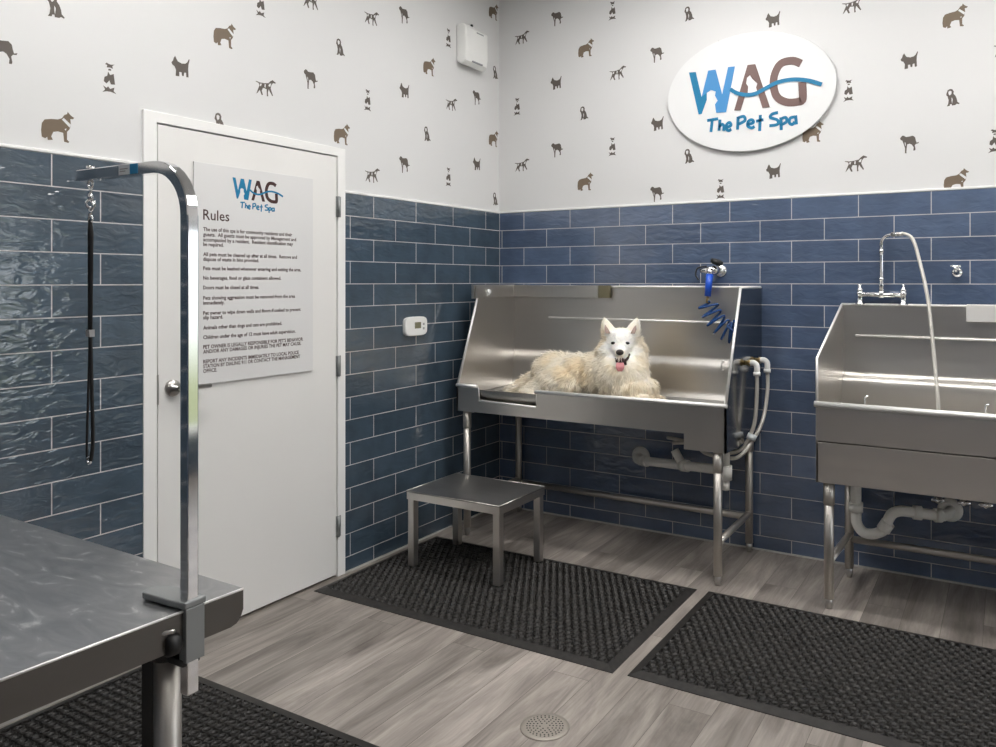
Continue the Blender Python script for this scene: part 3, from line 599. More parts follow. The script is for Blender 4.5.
# ------------------------------------------------------------------ rubber mats
def make_mat(x0, y0, sx, sy, label):
    t = thing('rubber_mat', (x0 + sx / 2, y0 + sy / 2, 0), label, 'mat', 'black rubber drainage mats on the floor')
    MB().box(x0 + .01, y0 + .01, .0005, x0 + sx - .01, y0 + sy - .01, .004).build('mat_base', 'hole', t)
    b = MB(); w_ = .038; h = .0125; e = .003
    def strip(p, q, r_, s_):   # outer edge low, inner edge high
        b.add([(*p, 0), (*q, 0), (*r_, h), (*s_, h), (*r_, 0), (*s_, 0), (p[0], p[1], e), (q[0], q[1], e)], [(0, 1, 7, 6), (6, 7, 2, 3), (3, 2, 4, 5), (0, 5, 4, 1)])
    X0_, X1_, Y0_, Y1_ = x0, x0 + sx, y0, y0 + sy
    o = [(X0_, Y0_), (X1_, Y0_), (X1_, Y1_), (X0_, Y1_)]; i_ = [(X0_ + w_, Y0_ + w_), (X1_ - w_, Y0_ + w_), (X1_ - w_, Y1_ - w_), (X0_ + w_, Y1_ - w_)]
    for k in range(4): strip(o[k], o[(k + 1) % 4], i_[(k + 1) % 4], i_[k])
    b.build('mat_border', 'rubber', t)
    # open ring lattice
    p = .036; nx = int((sx - 2 * w_) / p); ny = int((sy - 2 * w_) / (p * .866)); rg = MB(); px = (sx - 2 * w_) / nx; py = (sy - 2 * w_) / ny
    unit = [(math.cos(a), math.sin(a)) for a in [2 * math.pi * k / 12 for k in range(12)]]
    prof = [(.0168, .002), (.0158, .0135), (.0128, .0145), (.0110, .002)]
    fs = []
    for j in range(3):
        for k in range(12): fs.append((j * 12 + k, j * 12 + (k + 1) % 12, (j + 1) * 12 + (k + 1) % 12, (j + 1) * 12 + k))
    proto = [(r_ * c, r_ * s_, z) for r_, z in prof for c, s_ in unit]
    for j in range(ny):
        for i in range(nx):
            cx_ = x0 + w_ + (i + .5 + (.25 if j % 2 else -.25)) * px; cy_ = y0 + w_ + (j + .5) * py
            q = len(rg.v); rg.v += [(cx_ + a, cy_ + b_, c) for a, b_, c in proto]; rg.f += [[q + k for k in f] for f in fs]; rg.sm += [True] * len(fs)
    rg.build('ring_lattice', 'rubberring', t)
    return t
make_mat(.040, -1.582, 1.530, .895, 'black rubber ring mat under the step stool, in front of the bathing tub')
make_mat(1.625, -1.570, 1.530, .890, 'black rubber ring mat in front of the right-hand sink')
make_mat(.030, -3.262, 1.530, .915, 'black rubber ring mat beneath the grooming table at the lower left')

# ------------------------------------------------------------------ floor drain
fd = thing('floor_drain', (1.532, -1.999, 0), 'round perforated beige drain cover set in the wood-look floor', 'drain')
mb = MB().lathe([(.080, 0), (.078, .003), (.060, .0035), (.002, .0035)], at((1.532, -1.999, .0003), 'z'), 40); mb.build('cover', 'drainplastic', fd)
mb = MB()
for ring_, cnt in ((.016, 6), (.027, 12), (.038, 18), (.049, 24), (.058, 28)):
    for k in range(cnt):
        a = 2 * math.pi * (k + (ring_ * 40 % 1)) / cnt; mb.cyl((1.532 + ring_ * math.cos(a), -1.999 + ring_ * math.sin(a), .0030), (1.532 + ring_ * math.cos(a), -1.999 + ring_ * math.sin(a), .0042), .0027, n=8)
mb.build('perforations', 'hole', fd)

# ------------------------------------------------------------------ right-hand sink
SX0, SX1, SY = 2.095, 3.62, -.632
sk = thing('grooming_sink', (2.86, -.31, 0), 'deep stainless steel sink with tall splash guards and bridge faucet at right', 'sink')
sp_ = [(-.006, .556), (SY, .556), (SY, 1.097), (-.05, 1.315), (-.006, 1.315)]
MB().prism(sp_, 'X', SX0, SX0 + .009).build('side_panel', 'steel', sk)
MB().prism(sp_, 'X', SX1 - .009, SX1).build('side_panel', 'steel', sk)
prof = [(-.030, 1.312), (-.030, 1.15), (-.030, .985), (-.034, .970), (-.046, .960), (-.060, .952), (-.068, .938), (-.071, .91), (-.072, .80), (-.072, .68), (-.09, .66), (-.30, .655), (-.54, .66), (-.558, .68), (-.562, .80), (-.562, .885), (SY + .01, .890)]
mb = MB(); a = [(SX0 + .009, y, z) for y, z in prof]; b = [(SX1 - .009, y, z) for y, z in prof]; n = len(prof)
mb.add(a + b, [(i, i + 1, n + i + 1, n + i) for i in range(n - 1)], True); o = mb.build('basin_sheet', 'steel', sk); sm = o.modifiers.new('thick', 'SOLIDIFY'); sm.thickness = .004; sm.offset = -1; sm.use_rim = False
MB().box(SX0, SY - .004, .737, SX1, SY + .008, .890).build('front_apron', 'steel', sk, bevel=.002)
MB().box(SX0, SY, .556, SX1, SY + .008, .732).build('front_apron', 'steel', sk, bevel=.002)
MB().tube([(SX0 - .006, SY - .002, .897), (SX1, SY - .002, .897)], .0135, 12).build('front_rim', 'steel_edge', sk)
mb = MB()
for x in (SX0 + .0045, SX1 - .0045): mb.tube([(x, SY, .90), (x, SY, 1.097), (x, -.05, 1.315), (x, -.01, 1.315)], .006, 8)
mb.tube([(SX0, -.026, 1.317), (SX1, -.026, 1.315)], .0065, 8); mb.build('edge_trim', 'steel_edge', sk)
MB().box(SX0 + .009, SY + .008, .556, SX1 - .009, -.006, .562).build('bottom_pan', 'steel', sk)
mb = MB(); mb.tube([(2.165, -.045, 1.163), (3.5, -.045, 1.160)], .0055, 8)
for x in (2.30, 2.47, 2.62, 3.1): mb.cyl((x, -.045, 1.162), (x, -.03, 1.162), .007, n=8)
mb.build('tie_bar', 'steel_edge', sk)
MB().box(2.655, -.062, 1.245, 3.05, -.033, 1.325).build('shelf_box', 'steel_edge', sk, bevel=.003)
for x in (2.278, 2.745): MB().tube([(x, -.5, .67), (x, -.5, .922), (x + .012, -.5, .930)], .0048, 8).build('basin_hook', 'chrome', sk)
leg(sk, 2.143, -.595, .556, .021); leg(sk, 2.155, -.165, .556, .0205); leg(sk, 3.57, -.595, .556, .021); leg(sk, 3.57, -.165, .556, .0205)
MB().cyl((2.155, -.165, .185), (3.57, -.165, .185), .0165, n=16).build('stretcher', 'steel_tube', sk)
MB().cyl((2.143, -.595, .205), (2.155, -.165, .205), .0165, n=16).build('stretcher', 'steel_tube', sk)
MB().cyl((3.57, -.595, .205), (3.57, -.165, .205), .0165, n=16).build('stretcher', 'steel_tube', sk)
# faucet
fc = thing('bridge_faucet', (2.28, -.04, 1.32), 'chrome bridge faucet with tall riser and long grey spray hose above the right-hand sink', 'faucet')
mb = MB()
for x in (2.184, 2.383):
    mb.lathe([(.024, 0), (.022, .006), (.014, .012), (.013, .045), (.017, .05), (.017, .062), (.010, .068)], at((x, -.03, 1.317), 'z'), 20)
mb.cyl((2.184, -.03, 1.368), (2.383, -.03, 1.364), .0125, n=16); mb.lathe([(.016, 0), (.016, .03), (.010, .034)], at((2.283, -.03, 1.352), 'z'), 20)
mb.build('bridge_body', 'chrome', fc)
for x in (2.184, 2.383):
    MB().lathe([(.013, 0), (.016, .008), (.008, .018), (.005, .022), (.007, .032), (.003, .038)], at((x, -.03, 1.382), 'z'), 16).build('handle', 'chrome', fc)
mb = MB(); mb.tube([(2.283, -.03, 1.38), (2.283, -.03, 1.42), (2.283, -.03, 1.44), (2.283, -.03, 1.56), (2.283, -.03, 1.60)], .010, 14, radii=[.0125, .012, .0085, .0085, .009])
mb.cyl((2.283, -.03, 1.435), (2.283, -.03, 1.452), .0125, n=14); mb.cyl((2.283, -.03, 1.57), (2.283, -.03, 1.592), .0125, n=14); mb.build('riser', 'chrome', fc)
mb = MB(); mb.tube(smooth_path([(2.283, -.03, 1.60), (2.285, -.035, 1.63), (2.31, -.05, 1.655), (2.36, -.08, 1.66)], 6), .0085, 12); mb.build('gooseneck', 'chrome', fc)
mb = MB(); mb.cyl((2.335, -.065, 1.66), (2.385, -.085, 1.659), .0105, n=12); mb.build('hose_ferrule', 'nickel', fc)
mb = MB(); mb.tube(smooth_path([(2.38, -.083, 1.664), (2.43, -.11, 1.635), (2.465, -.14, 1.523), (2.505, -.20, 1.347), (2.533, -.27, 1.124), (2.557, -.35, .90), (2.56, -.36, .80), (2.57, -.37, .68)], 10), .0082, 12); mb.build('spray_hose', 'hose', fc)
wv = thing('wall_valve', (2.615, 0, 1.477), 'small round chrome valve on the tiled wall right of the bridge faucet', 'valve')
MB().lathe([(.026, 0), (.026, .006), (.018, .016), (.011, .018), (.011, .04)], at((2.615, 0, 1.475), '-y'), 24).build('escutcheon', 'chrome', wv)
mb = MB(); mb.cyl((2.612, -.04, 1.477), (2.606, -.045, 1.503), .007, n=10); mb.cyl((2.588, -.045, 1.505), (2.632, -.045, 1.503), .0055, n=10); mb.build('handle', 'chrome', wv)
# sink drain
sd = thing('sink_trap', (2.35, -.2, .35), 'white plastic p-trap drain pipe under the right-hand sink', 'pipe')
mb = MB(); yy = -.20
pj_ = [(2.192, yy, .556), (2.192, yy, .33), (2.196, yy, .275), (2.225, yy, .237), (2.27, yy, .236), (2.315, yy, .262), (2.33, yy, .30), (2.352, yy, .343), (2.39, yy, .362), (2.45, yy + .02, .358), (2.52, yy + .05, .35), (2.57, yy + .08, .345)]
mb.tube(smooth_path(pj_[:2], 2) + smooth_path(pj_[1:], 7)[1:], .0245, 18); mb.tube(smooth_path([(2.53, -.15, .35), (2.575, -.10, .347), (2.585, -.05, .345), (2.585, -.004, .345)], 6), .0245, 16); mb.build('pipe', 'pvc', sd)
for p, q in (((2.192, yy, .33), (2.192, yy, .375)), ((2.313, yy, .262), (2.335, yy, .300)), ((2.44, -.18, .358), (2.475, -.168, .356)), ((2.53, -.15, .35), (2.555, -.135, .349))): MB().cyl(p, q, .032, n=18).build('coupling', 'pvc', sd)
MB().lathe([(.056, 0), (.056, .004), (.048, .014), (.030, .02)], at((2.585, 0, .345), '-y'), 28).build('wall_flange', 'pvc', sd)
for k, (x, z) in enumerate(((2.535, .392), (2.645, .396), (2.735, .398))):
    t_ = thing('stop_valve', (x, 0, z), ('small chrome shutoff valve under the sink, directly above the drain flange', 'small chrome shutoff valve under the sink, middle of the row of three', 'small chrome shutoff valve under the sink, nearest the right edge')[k], 'valve', 'shutoff valves under the sink')
    MB().lathe([(.022, 0), (.02, .006), (.011, .01), (.011, .055)], at((x, 0, z), '-y'), 16).cyl((x, -.05, z), (x + .028, -.05, z + .006), .010, n=10).build('valve_body', 'chrome', t_)
    MB().ball((x - .016, -.058, z + .004), (.014, .007, .010), 12, 8).build('handle', 'chrome', t_)

# ------------------------------------------------------------------ grooming table
gt = thing('grooming_table', (.86, -3.32, 0), 'stainless steel grooming table with scratched top in the lower left foreground', 'table')
def tcorner(u, v):   # u along the length 0..1, v along the width 0..1 (far to near); slightly turned
    P0 = Vector((1.400, -3.040)); ux = Vector((-1, .012)).normalized(); uy = Vector((-.045, -1)).normalized()
    p = P0 + ux * (u * 1.22) + uy * (v * .61); return p
TT = .775
q = [tcorner(0, 0), tcorner(1, 0), tcorner(1, 1), tcorner(0, 1)]
MB().prism([(p.x, p.y) for p in q], 'Z', TT - .004, TT).build('tabletop', 'tabletop', gt, bevel=.0015)
# flanges; the end flange has rounded lower corners
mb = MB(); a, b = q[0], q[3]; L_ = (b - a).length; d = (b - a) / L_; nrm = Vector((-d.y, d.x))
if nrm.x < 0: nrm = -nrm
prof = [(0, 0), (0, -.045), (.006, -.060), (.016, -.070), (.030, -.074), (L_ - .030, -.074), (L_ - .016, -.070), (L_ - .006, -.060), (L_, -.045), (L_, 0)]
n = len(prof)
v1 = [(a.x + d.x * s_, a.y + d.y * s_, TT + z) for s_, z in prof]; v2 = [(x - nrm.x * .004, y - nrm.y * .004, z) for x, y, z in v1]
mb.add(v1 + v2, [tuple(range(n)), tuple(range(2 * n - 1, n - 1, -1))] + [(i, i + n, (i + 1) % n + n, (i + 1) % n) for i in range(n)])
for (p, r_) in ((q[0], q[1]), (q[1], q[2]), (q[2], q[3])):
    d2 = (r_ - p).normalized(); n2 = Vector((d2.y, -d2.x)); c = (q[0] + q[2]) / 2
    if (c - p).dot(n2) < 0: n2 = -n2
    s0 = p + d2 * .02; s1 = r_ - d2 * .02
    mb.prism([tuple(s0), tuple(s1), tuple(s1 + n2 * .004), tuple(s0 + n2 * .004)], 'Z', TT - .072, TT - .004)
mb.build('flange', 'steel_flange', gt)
mb = MB(); 
for i in (3,): mb.tube([(q[i].x, q[i].y, TT - .002), (q[(i + 1) % 4].x, q[(i + 1) % 4].y, TT - .002)], .003, 8)
mb.build('edge_trim', 'steel_edge', gt)
for (x, y) in ((1.318, -3.160), (.30, -3.13), (1.30, -3.56), (.28, -3.54)):
    lg = MB().cyl((x, y, .0150), (x, y, .72), .0265, n=24).build('leg', 'steel_tube', gt)
    sub(MB().cyl((x, y, .66), (x, y, .735), .034, n=24), 'collar', 'black', lg)
mtx_ = Matrix.Translation((1.288, -3.178, 0)) @ Matrix.Rotation(.52, 4, 'Z'); MB().box(-.012, -.012, .0145, .014, .012, .735, mtx_).build('leg_dark_side', 'black', gt)  # added black box, stands in for the dark reflection on the leg's left half
mb = MB(); mb.box(.26, -3.56, .735, 1.34, -3.53, TT - .0045); mb.box(.26, -3.17, .735, 1.345, -3.13, TT - .0045); mb.build('underframe', 'black', gt)

# grooming arm clamped to the table's end
ga = thing('grooming_stand', (1.395, -3.155, .7), 'chrome square grooming arm with a curved top, clamped to the grooming table', 'stand')
px_, py_ = 1.386, -3.158
def sq_tube(pts, hw):
    """square section swept in the XZ plane"""
    mb = MB(); P = [Vector(p) for p in pts]; vs = []; n = len(P)
    for i, p in enumerate(P):
        d = (P[min(i + 1, n - 1)] - P[max(i - 1, 0)]).normalized(); s_ = Vector((0, 1, 0)); u = d.cross(s_).normalized()
        vs += [p + u * hw + s_ * hw, p + u * hw - s_ * hw, p - u * hw - s_ * hw, p - u * hw + s_ * hw]
    fs = [(0, 3, 2, 1), (4 * n - 4, 4 * n - 3, 4 * n - 2, 4 * n - 1)]
    for i in range(n - 1):
        for k in range(4): fs.append((4 * i + k, 4 * i + (k + 1) % 4, 4 * i + 4 + (k + 1) % 4, 4 * i + 4 + k))
    mb.add(vs, fs); return mb
zt = 1.671; rb = .105
path = [(px_, py_, .600), (px_, py_, zt - rb)] + [(px_ - rb + rb * math.cos(R(a)), py_, zt - rb + rb * math.sin(R(a))) for a in range(10, 91, 10)] + [(1.0, py_, zt)]
sq_tube(path, .0125).build('post', 'chrome', ga, bevel=.0022)
# label sticker on the arm's near face
mb = MB().box(1.145, py_ - .0132, zt - .010, 1.185, py_ - .0127, zt + .010); mb = MB().box(1.165, py_ - .0134, zt - .0105, 1.205, py_ - .0126, zt + .0105); mb.build('label_sticker', 'sticker', ga)
MB().box(1.205, py_ - .0134, zt - .0105, 1.232, py_ - .0126, zt + .0105).build('label_sticker', 'stickerblue', ga)
MB().box(1.170, py_ - .0138, zt + .001, 1.198, py_ - .0133, zt + .003).box(1.170, py_ - .0138, zt - .004, 1.190, py_ - .0133, zt - .002).build('label_print', 'grey', ga)
mb = MB(); mb.cyl((1.035, py_, zt + .010), (1.035, py_, zt + .020), .0085, n=14); mb.torus((1.035, py_, zt - .020), .009, .003, 14, 6, AX['-y']); mb.build('hanging_bolt', 'chrome', ga)
# clamp
mb = MB(); mb.prism([(px_ - .112, -3.188), (px_ - .124, -3.165), (px_ - .10, -3.135), (px_ - .02, -3.128), (px_ + .0185, -3.132), (px_ + .0185, -3.180), (px_ - .030, -3.186)], 'Z', TT + .003, TT + .017)
mb.build('clamp_jaw', 'castmetal', ga, bevel=.003)
mb = MB(); mb.box(px_ - .004, -3.178, TT - .105, px_ + .0185, -3.136, TT + .0028); mb.build('clamp_body', 'castmetal', ga, bevel=.002)
mb = MB(); mb.box(px_ - .09, -3.180, TT - .115, px_ + .010, -3.14, TT - .10); mb.build('clamp_jaw', 'black', ga, bevel=.003)
mb = MB(); mb.lathe([(.012, 0), (.014, .008), (.024, .010), (.024, .028), (.018, .034)], Matrix.Translation((px_ + .002, -3.180, TT - .060)) @ AX['-y'], 8); mb.build('clamp_knob', 'black', ga)
MB().cyl((px_ - .02, -3.235, TT - .036), (px_ + .022, -3.205, TT - .028), .004, n=10).build('clamp_lever', 'nickel', ga)
# noose
nl = thing('grooming_noose', (1.035, py_, 1.6), 'black grooming noose with chrome snap hook hanging from the grooming arm', 'leash')
zc = zt - .036
mb = MB(); mb.cyl((1.035, py_, zc + .012), (1.035, py_, zc - .008), .0035, n=8); mb.lathe([(.004, 0), (.0065, .004), (.005, .012), (.003, .016)], at((1.035, py_, zc - .020), 'z'), 12)
mb.torus((1.035, py_, zc - .028), .0085, .0026, 14, 6, Matrix.Rotation(R(60), 4, 'Z') @ AX['-y']); mb.tube(smooth_path([(1.035, py_, zc - .022), (1.045, py_, zc - .028), (1.043, py_, zc - .040), (1.033, py_, zc - .044)], 4), .0026, 8)
mb.cyl((1.035, py_, zc - .036), (1.035, py_, zc - .056), .0038, n=8); mb.torus((1.035, py_, zc - .062), .0075, .0024, 14, 6, AX['-y']); mb.build('snap_hook', 'chrome', nl)
mb = MB(); z1 = zc - .064; mb.tube([(1.035, py_, z1), (1.036, py_, z1 - .03), (1.034, py_, 1.317)], .005, 8, radii=[.004, .006, .0048])
mb.tube(smooth_path([(1.0325, py_, 1.317), (1.030, py_, 1.24), (1.021, py_, 1.07), (1.024, py_, 1.030)], 6), .0026, 8)
mb.tube(smooth_path([(1.0355, py_, 1.317), (1.038, py_, 1.24), (1.045, py_, 1.08), (1.036, py_, 1.030)], 6), .0040, 8); mb.build('cord', 'blackcord', nl)
MB().box(1.0275, py_ - .006, 1.308, 1.0415, py_ + .006, 1.324).build('slider', 'grey', nl)
MB().torus((1.029, py_, 1.030), .0075, .0028, 12, 6, AX['-y']).build('end_ring', 'chrome', nl)

# ------------------------------------------------------------------ dog
dog = thing('dog', (.9, -.38, .793), 'fluffy cream-white spitz dog lying in the steel tub, facing the camera with tongue out', 'dog')
F = Vector((.40, -.915, -.04)).normalized(); S_ = Vector((.915, .40, 0)).normalized(); U = F.cross(S_).normalized()
HC = Vector((1.046, -.405, 1.104))                     # head centre
def hp(s_, u, f): return HC + S_ * s_ + U * u + F * f
HR = Matrix((S_, -F, U)).transposed().to_4x4()     # columns: side, forward, up
def body_mesh():
    b = MB()
    rz = lambda a: Matrix.Rotation(R(a), 4, 'Z')
    def E_(c, r, rot=None): b.ball(c, r, 20, 12, rot)
    E_((.630, -.36, .915), (.135, .140, .118)); E_((.70, -.46, .88), (.135, .075, .092), rz(8)); E_((.78, -.355, .925), (.16, .125, .105)); E_((.92, -.36, .935), (.15, .13, .12))
    E_((1.03, -.385, .945), (.150, .135, .150)); E_((1.06, -.43, .925), (.150, .095, .125)); E_((1.12, -.42, .875), (.135, .11, .082)); E_((1.065, -.375, 1.0), (.115, .085, .105)); E_((1.005, -.38, 1.04), (.10, .105, .105))
    # forelegs lying forward, paws toward the camera right
    b.tube([(1.08, -.47, .86), (1.17, -.49, .835), (1.25, -.50, .822), (1.275, -.51, .815)], .03, 12, radii=[.055, .042, .032, .027]); E_((1.285, -.515, .816), (.034, .024, .021))
    b.tube([(1.12, -.36, .86), (1.20, -.38, .83), (1.27, -.40, .818)], .03, 12, radii=[.05, .036, .026])
    # hind leg folded, foot and tail
    b.tube([(.62, -.46, .87), (.56, -.50, .835), (.53, -.53, .82), (.60, -.555, .812)], .03, 12, radii=[.07, .05, .034, .026]); E_((.625, -.56, .812), (.034, .022, .018))
    b.tube(smooth_path([(.53, -.36, .90), (.46, -.40, .86), (.41, -.44, .825), (.36, -.46, .813)], 4), .04, 12, radii=[.05 - .0025 * i for i in range(13)])
    # head
    E_(tuple(hp(0, .010, -.005)), (.078, .078, .074), HR); E_(tuple(hp(0, -.018, .03)), (.064, .06, .052), HR); E_(tuple(hp(.045, -.03, -.005)), (.045, .05, .045), HR); E_(tuple(hp(-.045, -.03, -.005)), (.045, .05, .045), HR)
    b.tube([tuple(hp(0, -.026, .05)), tuple(hp(0, -.036, .09)), tuple(hp(0, -.041, .120))], .03, 14, radii=[.042, .031, .0225]); E_(tuple(hp(0, -.041, .122)), (.0235, .014, .017), HR)
    b.tube([tuple(hp(0, -.060, .03)), tuple(hp(0, -.082, .062)), tuple(hp(0, -.096, .088))], .02, 12, radii=[.034, .024, .016])   # lower jaw
    E_(tuple(hp(.0, -.09, -.03)), (.090, .08, .08), HR); E_(tuple(hp(.012, -.050, -.05)), (.124, .07, .108), HR)
    for sg_ in (-1, 1):     # ears
        b.tube([tuple(hp(.056 * sg_, .045, -.015)), tuple(hp(.074 * sg_, .084, -.012)), tuple(hp(.083 * sg_, .114, -.008)), tuple(hp(.087 * sg_, .136, -.004))], .02, 12, radii=[.042, .034, .021, .006])
    me = bpy.data.meshes.new('tmp'); me.from_pydata(b.v, [], b.f); o = bpy.data.objects.new('tmp', me); col.objects.link(o)
    rm = o.modifiers.new('r', 'REMESH'); rm.mode = 'VOXEL'; rm.voxel_size = .0065
    sm = o.modifiers.new('s', 'SMOOTH'); sm.factor = .5; sm.iterations = 3
    bpy.context.view_layer.update(); dg = bpy.context.evaluated_depsgraph_get()
    m2 = bpy.data.meshes.new_from_object(o.evaluated_get(dg)); bpy.data.objects.remove(o)
    return m2
bmh = body_mesh(); bmh.name = 'body'
# fur colour: cream patches belong to the coat (ears, flank, chest bib), the face is whiter
def fur_color(p):
    n1 = noise.noise(p * 9.0) * .5 + noise.noise(p * 26.0) * .3
    cream = .45 + n1 * .7
    hd = (p - HC).length
    if hd < .11 and (p - HC).dot(F) > .02: cream -= .75
    if (p - hp(0, -.125, .02)).length < .075: cream += .45
    if (p - Vector((.80, -.45, .93))).length < .10: cream += .25
    cream = max(0, min(1, cream))
    a = Vector((1, .985, .94)); c = Vector((1, .885, .68)); return a.lerp(c, cream)
def fur_mat(thin=False):
    m, t, b = mat('cream dog fur', (.9, .85, .74), .85)
    at_ = N(t, 'ShaderNodeVertexColor', layer_name='fur'); t.links.new(at_.outputs[0], b.inputs['Base Color'])
    b.inputs['Sheen Weight'].default_value = .3; b.inputs['Subsurface Weight'].default_value = .25; b.inputs['Subsurface Radius'].default_value = (.02, .015, .01)
    b.inputs['Subsurface Scale'].default_value = .5
    if thin:
        tr = N(t, 'ShaderNodeBsdfTranslucent'); t.links.new(at_.outputs[0], tr.inputs[0]); mx = N(t, 'ShaderNodeMixShader'); mx.inputs[0].default_value = .38
        b.inputs['Subsurface Weight'].default_value = 0
        t.links.new(b.outputs[0], mx.inputs[1]); t.links.new(tr.outputs[0], mx.inputs[2]); t.links.new(mx.outputs[0], t.nodes['Material Output'].inputs['Surface'])
    return m
M['fur'] = fur_mat(); M['furblade'] = fur_mat(True)
def paint(me, cols):
    ca = me.color_attributes.new('fur', 'FLOAT_COLOR', 'POINT')
    ca.data.foreach_set('color', [c for q in cols for c in (q[0], q[1], q[2], 1)])
paint(bmh, [fur_color(v.co) for v in bmh.vertices])
for p in bmh.polygons: p.use_smooth = True
bmh.materials.clear(); bmh.materials.append(M['fur'])
bo = bpy.data.objects.new('body', bmh); col.objects.link(bo); bo.parent = dog; bo.location = -dog.location
# fur: short curved blades growing from the skin
def grow_fur():
    rnd = random.Random(3); tris = []; bmh.calc_loop_triangles(); area = []
    vn = [v.normal.copy() for v in bmh.vertices]
    tot = 0
    for lt in bmh.loop_triangles: tot += lt.area; area.append(tot)
    import bisect
    V = []; Fc = []; C = []
    for i in range(42000):
        k = bisect.bisect_left(area, rnd.random() * tot); lt = bmh.loop_triangles[min(k, len(area) - 1)]
        a, b_ = rnd.random(), rnd.random()
        if a + b_ > 1: a, b_ = 1 - a, 1 - b_
        i0, i1, i2 = lt.vertices; p = bmh.vertices[i0].co * (1 - a - b_) + bmh.vertices[i1].co * a + bmh.vertices[i2].co * b_
        nm = (vn[i0] * (1 - a - b_) + vn[i1] * a + vn[i2] * b_).normalized()
        if p.z < .800 and nm.z < 0: continue
        rel = p - HC; f_ = rel.dot(F); u_ = rel.dot(U); s_ = rel.dot(S_); hd = rel.length
        ln = .040
        if hd < .14 and f_ > -.02:   # face: shorter towards the muzzle
            ln = .014 if f_ > .045 else .024
            if f_ > .085 : ln = .006
            if abs(s_) > .07 and u_ < .03: ln = .034
            if u_ < -.09 and f_ < .06: ln = .036
            if (abs(s_) < .050 or (0 < s_ < .06)) and -.150 < u_ < -.048 and f_ > .0 and hd < .19: continue    # mouth stays clear
            if abs(abs(s_) - .037) < .015 and abs(u_ - .008) < .013 and f_ > .02: continue   # eyes stay clear
            if abs(s_) < .022 and abs(u_ + .03) < .02 and f_ > .10: continue
        if u_ > .055 and hd < .17: ln = .010 if f_ > -.01 else .014             # ears
        if p.z < .835: ln = .022
        if p.x < .50: ln = .038
        ln *= rnd.uniform(.65, 1.25)
        # lie back along the body and down; ruff radiates from the face
        if hd < .22:
            fl = (rel - F * f_).normalized() * .9 - F * .45 + Vector((0, 0, -.35))
        elif p.x < .62: fl = Vector((-.9, -.15, -.45))
        elif p.x > 1.0: fl = Vector((.25, -.25, -.95))
        else: fl = Vector((-.55, -.05, -.75))
        if hd < .14 and f_ > .0: fl = (rel - F * f_).normalized() * .8 - F * .3
        if u_ > .05 and hd < .17: fl = U * .9 + S_ * (.25 if s_ > 0 else -.25)
        fl = fl - nm * fl.dot(nm)
        if fl.length < 1e-4: fl = nm.orthogonal()
        fl.normalize()
        clump = Vector((noise.noise(p * 38), noise.noise(p * 38 + Vector((7, 1, 3))), noise.noise(p * 38 + Vector((1, 9, 5)))))
        jit = Vector((rnd.gauss(0, 1), rnd.gauss(0, 1), rnd.gauss(0, 1))) * .16 + clump * .7
        d1 = (nm * .42 + fl * .9 + jit * .8).normalized(); d2 = (nm * .06 + fl * 1.0 + jit * 1.2 + Vector((0, 0, -.15))).normalized()
        w_ = rnd.uniform(.0011, .0021) * (1 if ln > .015 else .7)
        side = d1.cross(nm)
        if side.length < 1e-3: side = d1.orthogonal()
        side = (side.normalized() + Vector((rnd.gauss(0, .4), rnd.gauss(0, .4), rnd.gauss(0, .4)))).normalized() * w_
        p0 = p - nm * .002; p1 = p0 + d1 * ln * .5; p2 = p1 + d2 * ln * .5
        o = len(V); V += [p0 - side, p0 + side, p1 + side * .75, p1 - side * .75, p2]
        Fc += [(o, o + 1, o + 2, o + 3), (o + 3, o + 2, o + 4)]
        c = fur_color(p) * rnd.uniform(.93, 1.02); C += [c] * 5
    me = bpy.data.meshes.new('fur_coat'); me.from_pydata([tuple(v) for v in V], [], Fc); paint(me, [tuple(c) for c in C]); me.materials.append(M['furblade'])
    for pz in me.polygons: pz.use_smooth = True
    o = bpy.data.objects.new('fur_coat', me); col.objects.link(o); o.parent = dog; o.location = -dog.location; o['kind'] = 'stuff'
grow_fur()
M['nose'] = mat('dog nose', (.035, .025, .022), .35)[0]; M['eye'] = mat('dark eye', (.02, .012, .008), .08)[0]; M['mouth'] = mat('dark mouth', (.03, .012, .012), .6)[0]
M['tongue'] = mat('pink tongue', (.75, .30, .32), .4)[0]; M['earskin'] = mat('inner ear', (.42, .31, .27), .8)[0]; M['eyerim'] = mat('eye rim', (.10, .07, .06), .6)[0]
MB().ball(hp(0, -.029, .138), (.0205, .014, .0155), 16, 10, HR).build('nose', 'nose', dog)
for s_ in (-1, 1):
    e = MB().ball(hp(.037 * s_, .010, .066), (.0118, .009, .0078), 14, 10, HR).build('eye', 'eye', dog)
    mb = MB(); c = hp(.071 * s_, .078, .008)
    v = [hp(.052 * s_, .056, .034), hp(.076 * s_, .056, .034), hp(.084 * s_, .078, .027), hp(.082 * s_, .104, .013), hp(.064 * s_, .080, .028)]
    v2 = [p - F * .010 for p in v]
    mb.add([tuple(p) for p in v + v2], [(0, 1, 2, 3, 4), (9, 8, 7, 6, 5)] + [(i, i + 5, (i + 1) % 5 + 5, (i + 1) % 5) for i in range(5)]); mb.build('inner_ear', 'earskin', dog, bevel=.002)
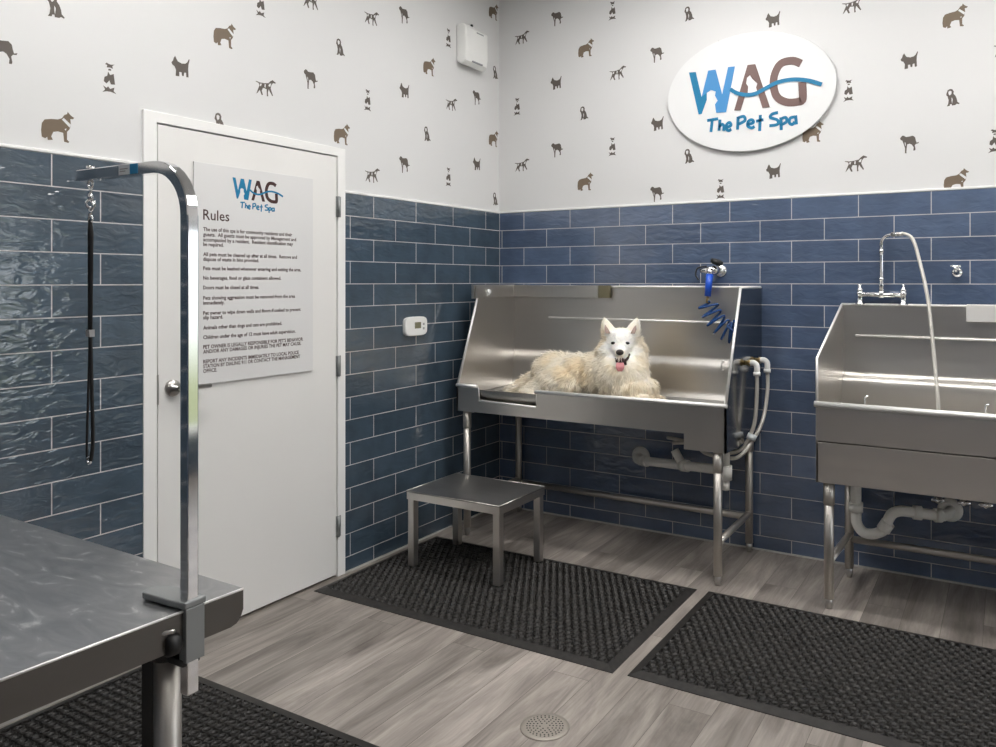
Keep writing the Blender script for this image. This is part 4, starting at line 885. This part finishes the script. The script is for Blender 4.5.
mb = MB(); mb.ball(hp(.002, -.076, .108), (.026, .019, .018), 16, 10, HR); mb.tube(smooth_path([tuple(hp(.008, -.066, .122)), tuple(hp(.026, -.072, .118)), tuple(hp(.040, -.062, .102)), tuple(hp(.050, -.042, .084))], 4), .009, 8, radii=[.006] * 4 + [.007] * 5 + [.005] * 3 + [.002])
mb.tube(smooth_path([tuple(hp(.024, -.075, .118)), tuple(hp(.030, -.098, .112))], 4), .007, 8)
mb.tube(smooth_path([tuple(hp(-.006, -.064, .122)), tuple(hp(-.016, -.070, .110)), tuple(hp(-.024, -.066, .100))], 4), .004, 8); mb.build('mouth', 'mouth', dog)
mb = MB()
tp = [hp(0, -.086, .105), hp(.001, -.084, .128), hp(.001, -.096, .143), hp(.001, -.112, .142), hp(.001, -.128, .136)]; tw = [.017, .020, .0225, .0215, .011]
v = []
for p, wd in zip(tp, tw): v += [p - S_ * wd, p - S_ * wd * .5 - F * .001, p + F * -.002, p + S_ * wd * .5 - F * .001, p + S_ * wd]
f = [(5 * i + k, 5 * i + k + 1, 5 * i + k + 6, 5 * i + k + 5) for i in range(4) for k in range(4)]
mb.add([tuple(p) for p in v], f, True); o = mb.build('tongue', 'tongue', dog); sm = o.modifiers.new('t', 'SOLIDIFY'); sm.thickness = .005; sm.offset = 0; ss = o.modifiers.new('s', 'SUBSURF'); ss.levels = 2; ss.render_levels = 2

# ------------------------------------------------------------------ ceiling lamps
NM = ['ceiling panel light above the bathing tub', 'ceiling panel light above the right-hand sink', 'ceiling panel light above the grooming table', 'ceiling panel light over the middle of the room', 'ceiling panel light behind the camera']
for (x, y, sx, sy), lb in zip(LAMPS, NM):
    t_ = thing('ceiling_light', (x, y, CEIL), 'long white ' + lb, 'light', 'ceiling lights')
    hx, hy = sx / 2, sy / 2
    mb = MB(); mb.box(x - hx - .02, y - hy - .02, CEIL - .035, x - hx, y + hy + .02, CEIL); mb.box(x + hx, y - hy - .02, CEIL - .035, x + hx + .02, y + hy + .02, CEIL)
    mb.box(x - hx, y - hy - .02, CEIL - .035, x + hx, y - hy, CEIL); mb.box(x - hx, y + hy, CEIL - .035, x + hx, y + hy + .02, CEIL); mb.build('frame', 'white', t_)
    MB().box(x - hx, y - hy, CEIL - .025, x + hx, y + hy, CEIL - .01).build('diffuser', 'lamp', t_)
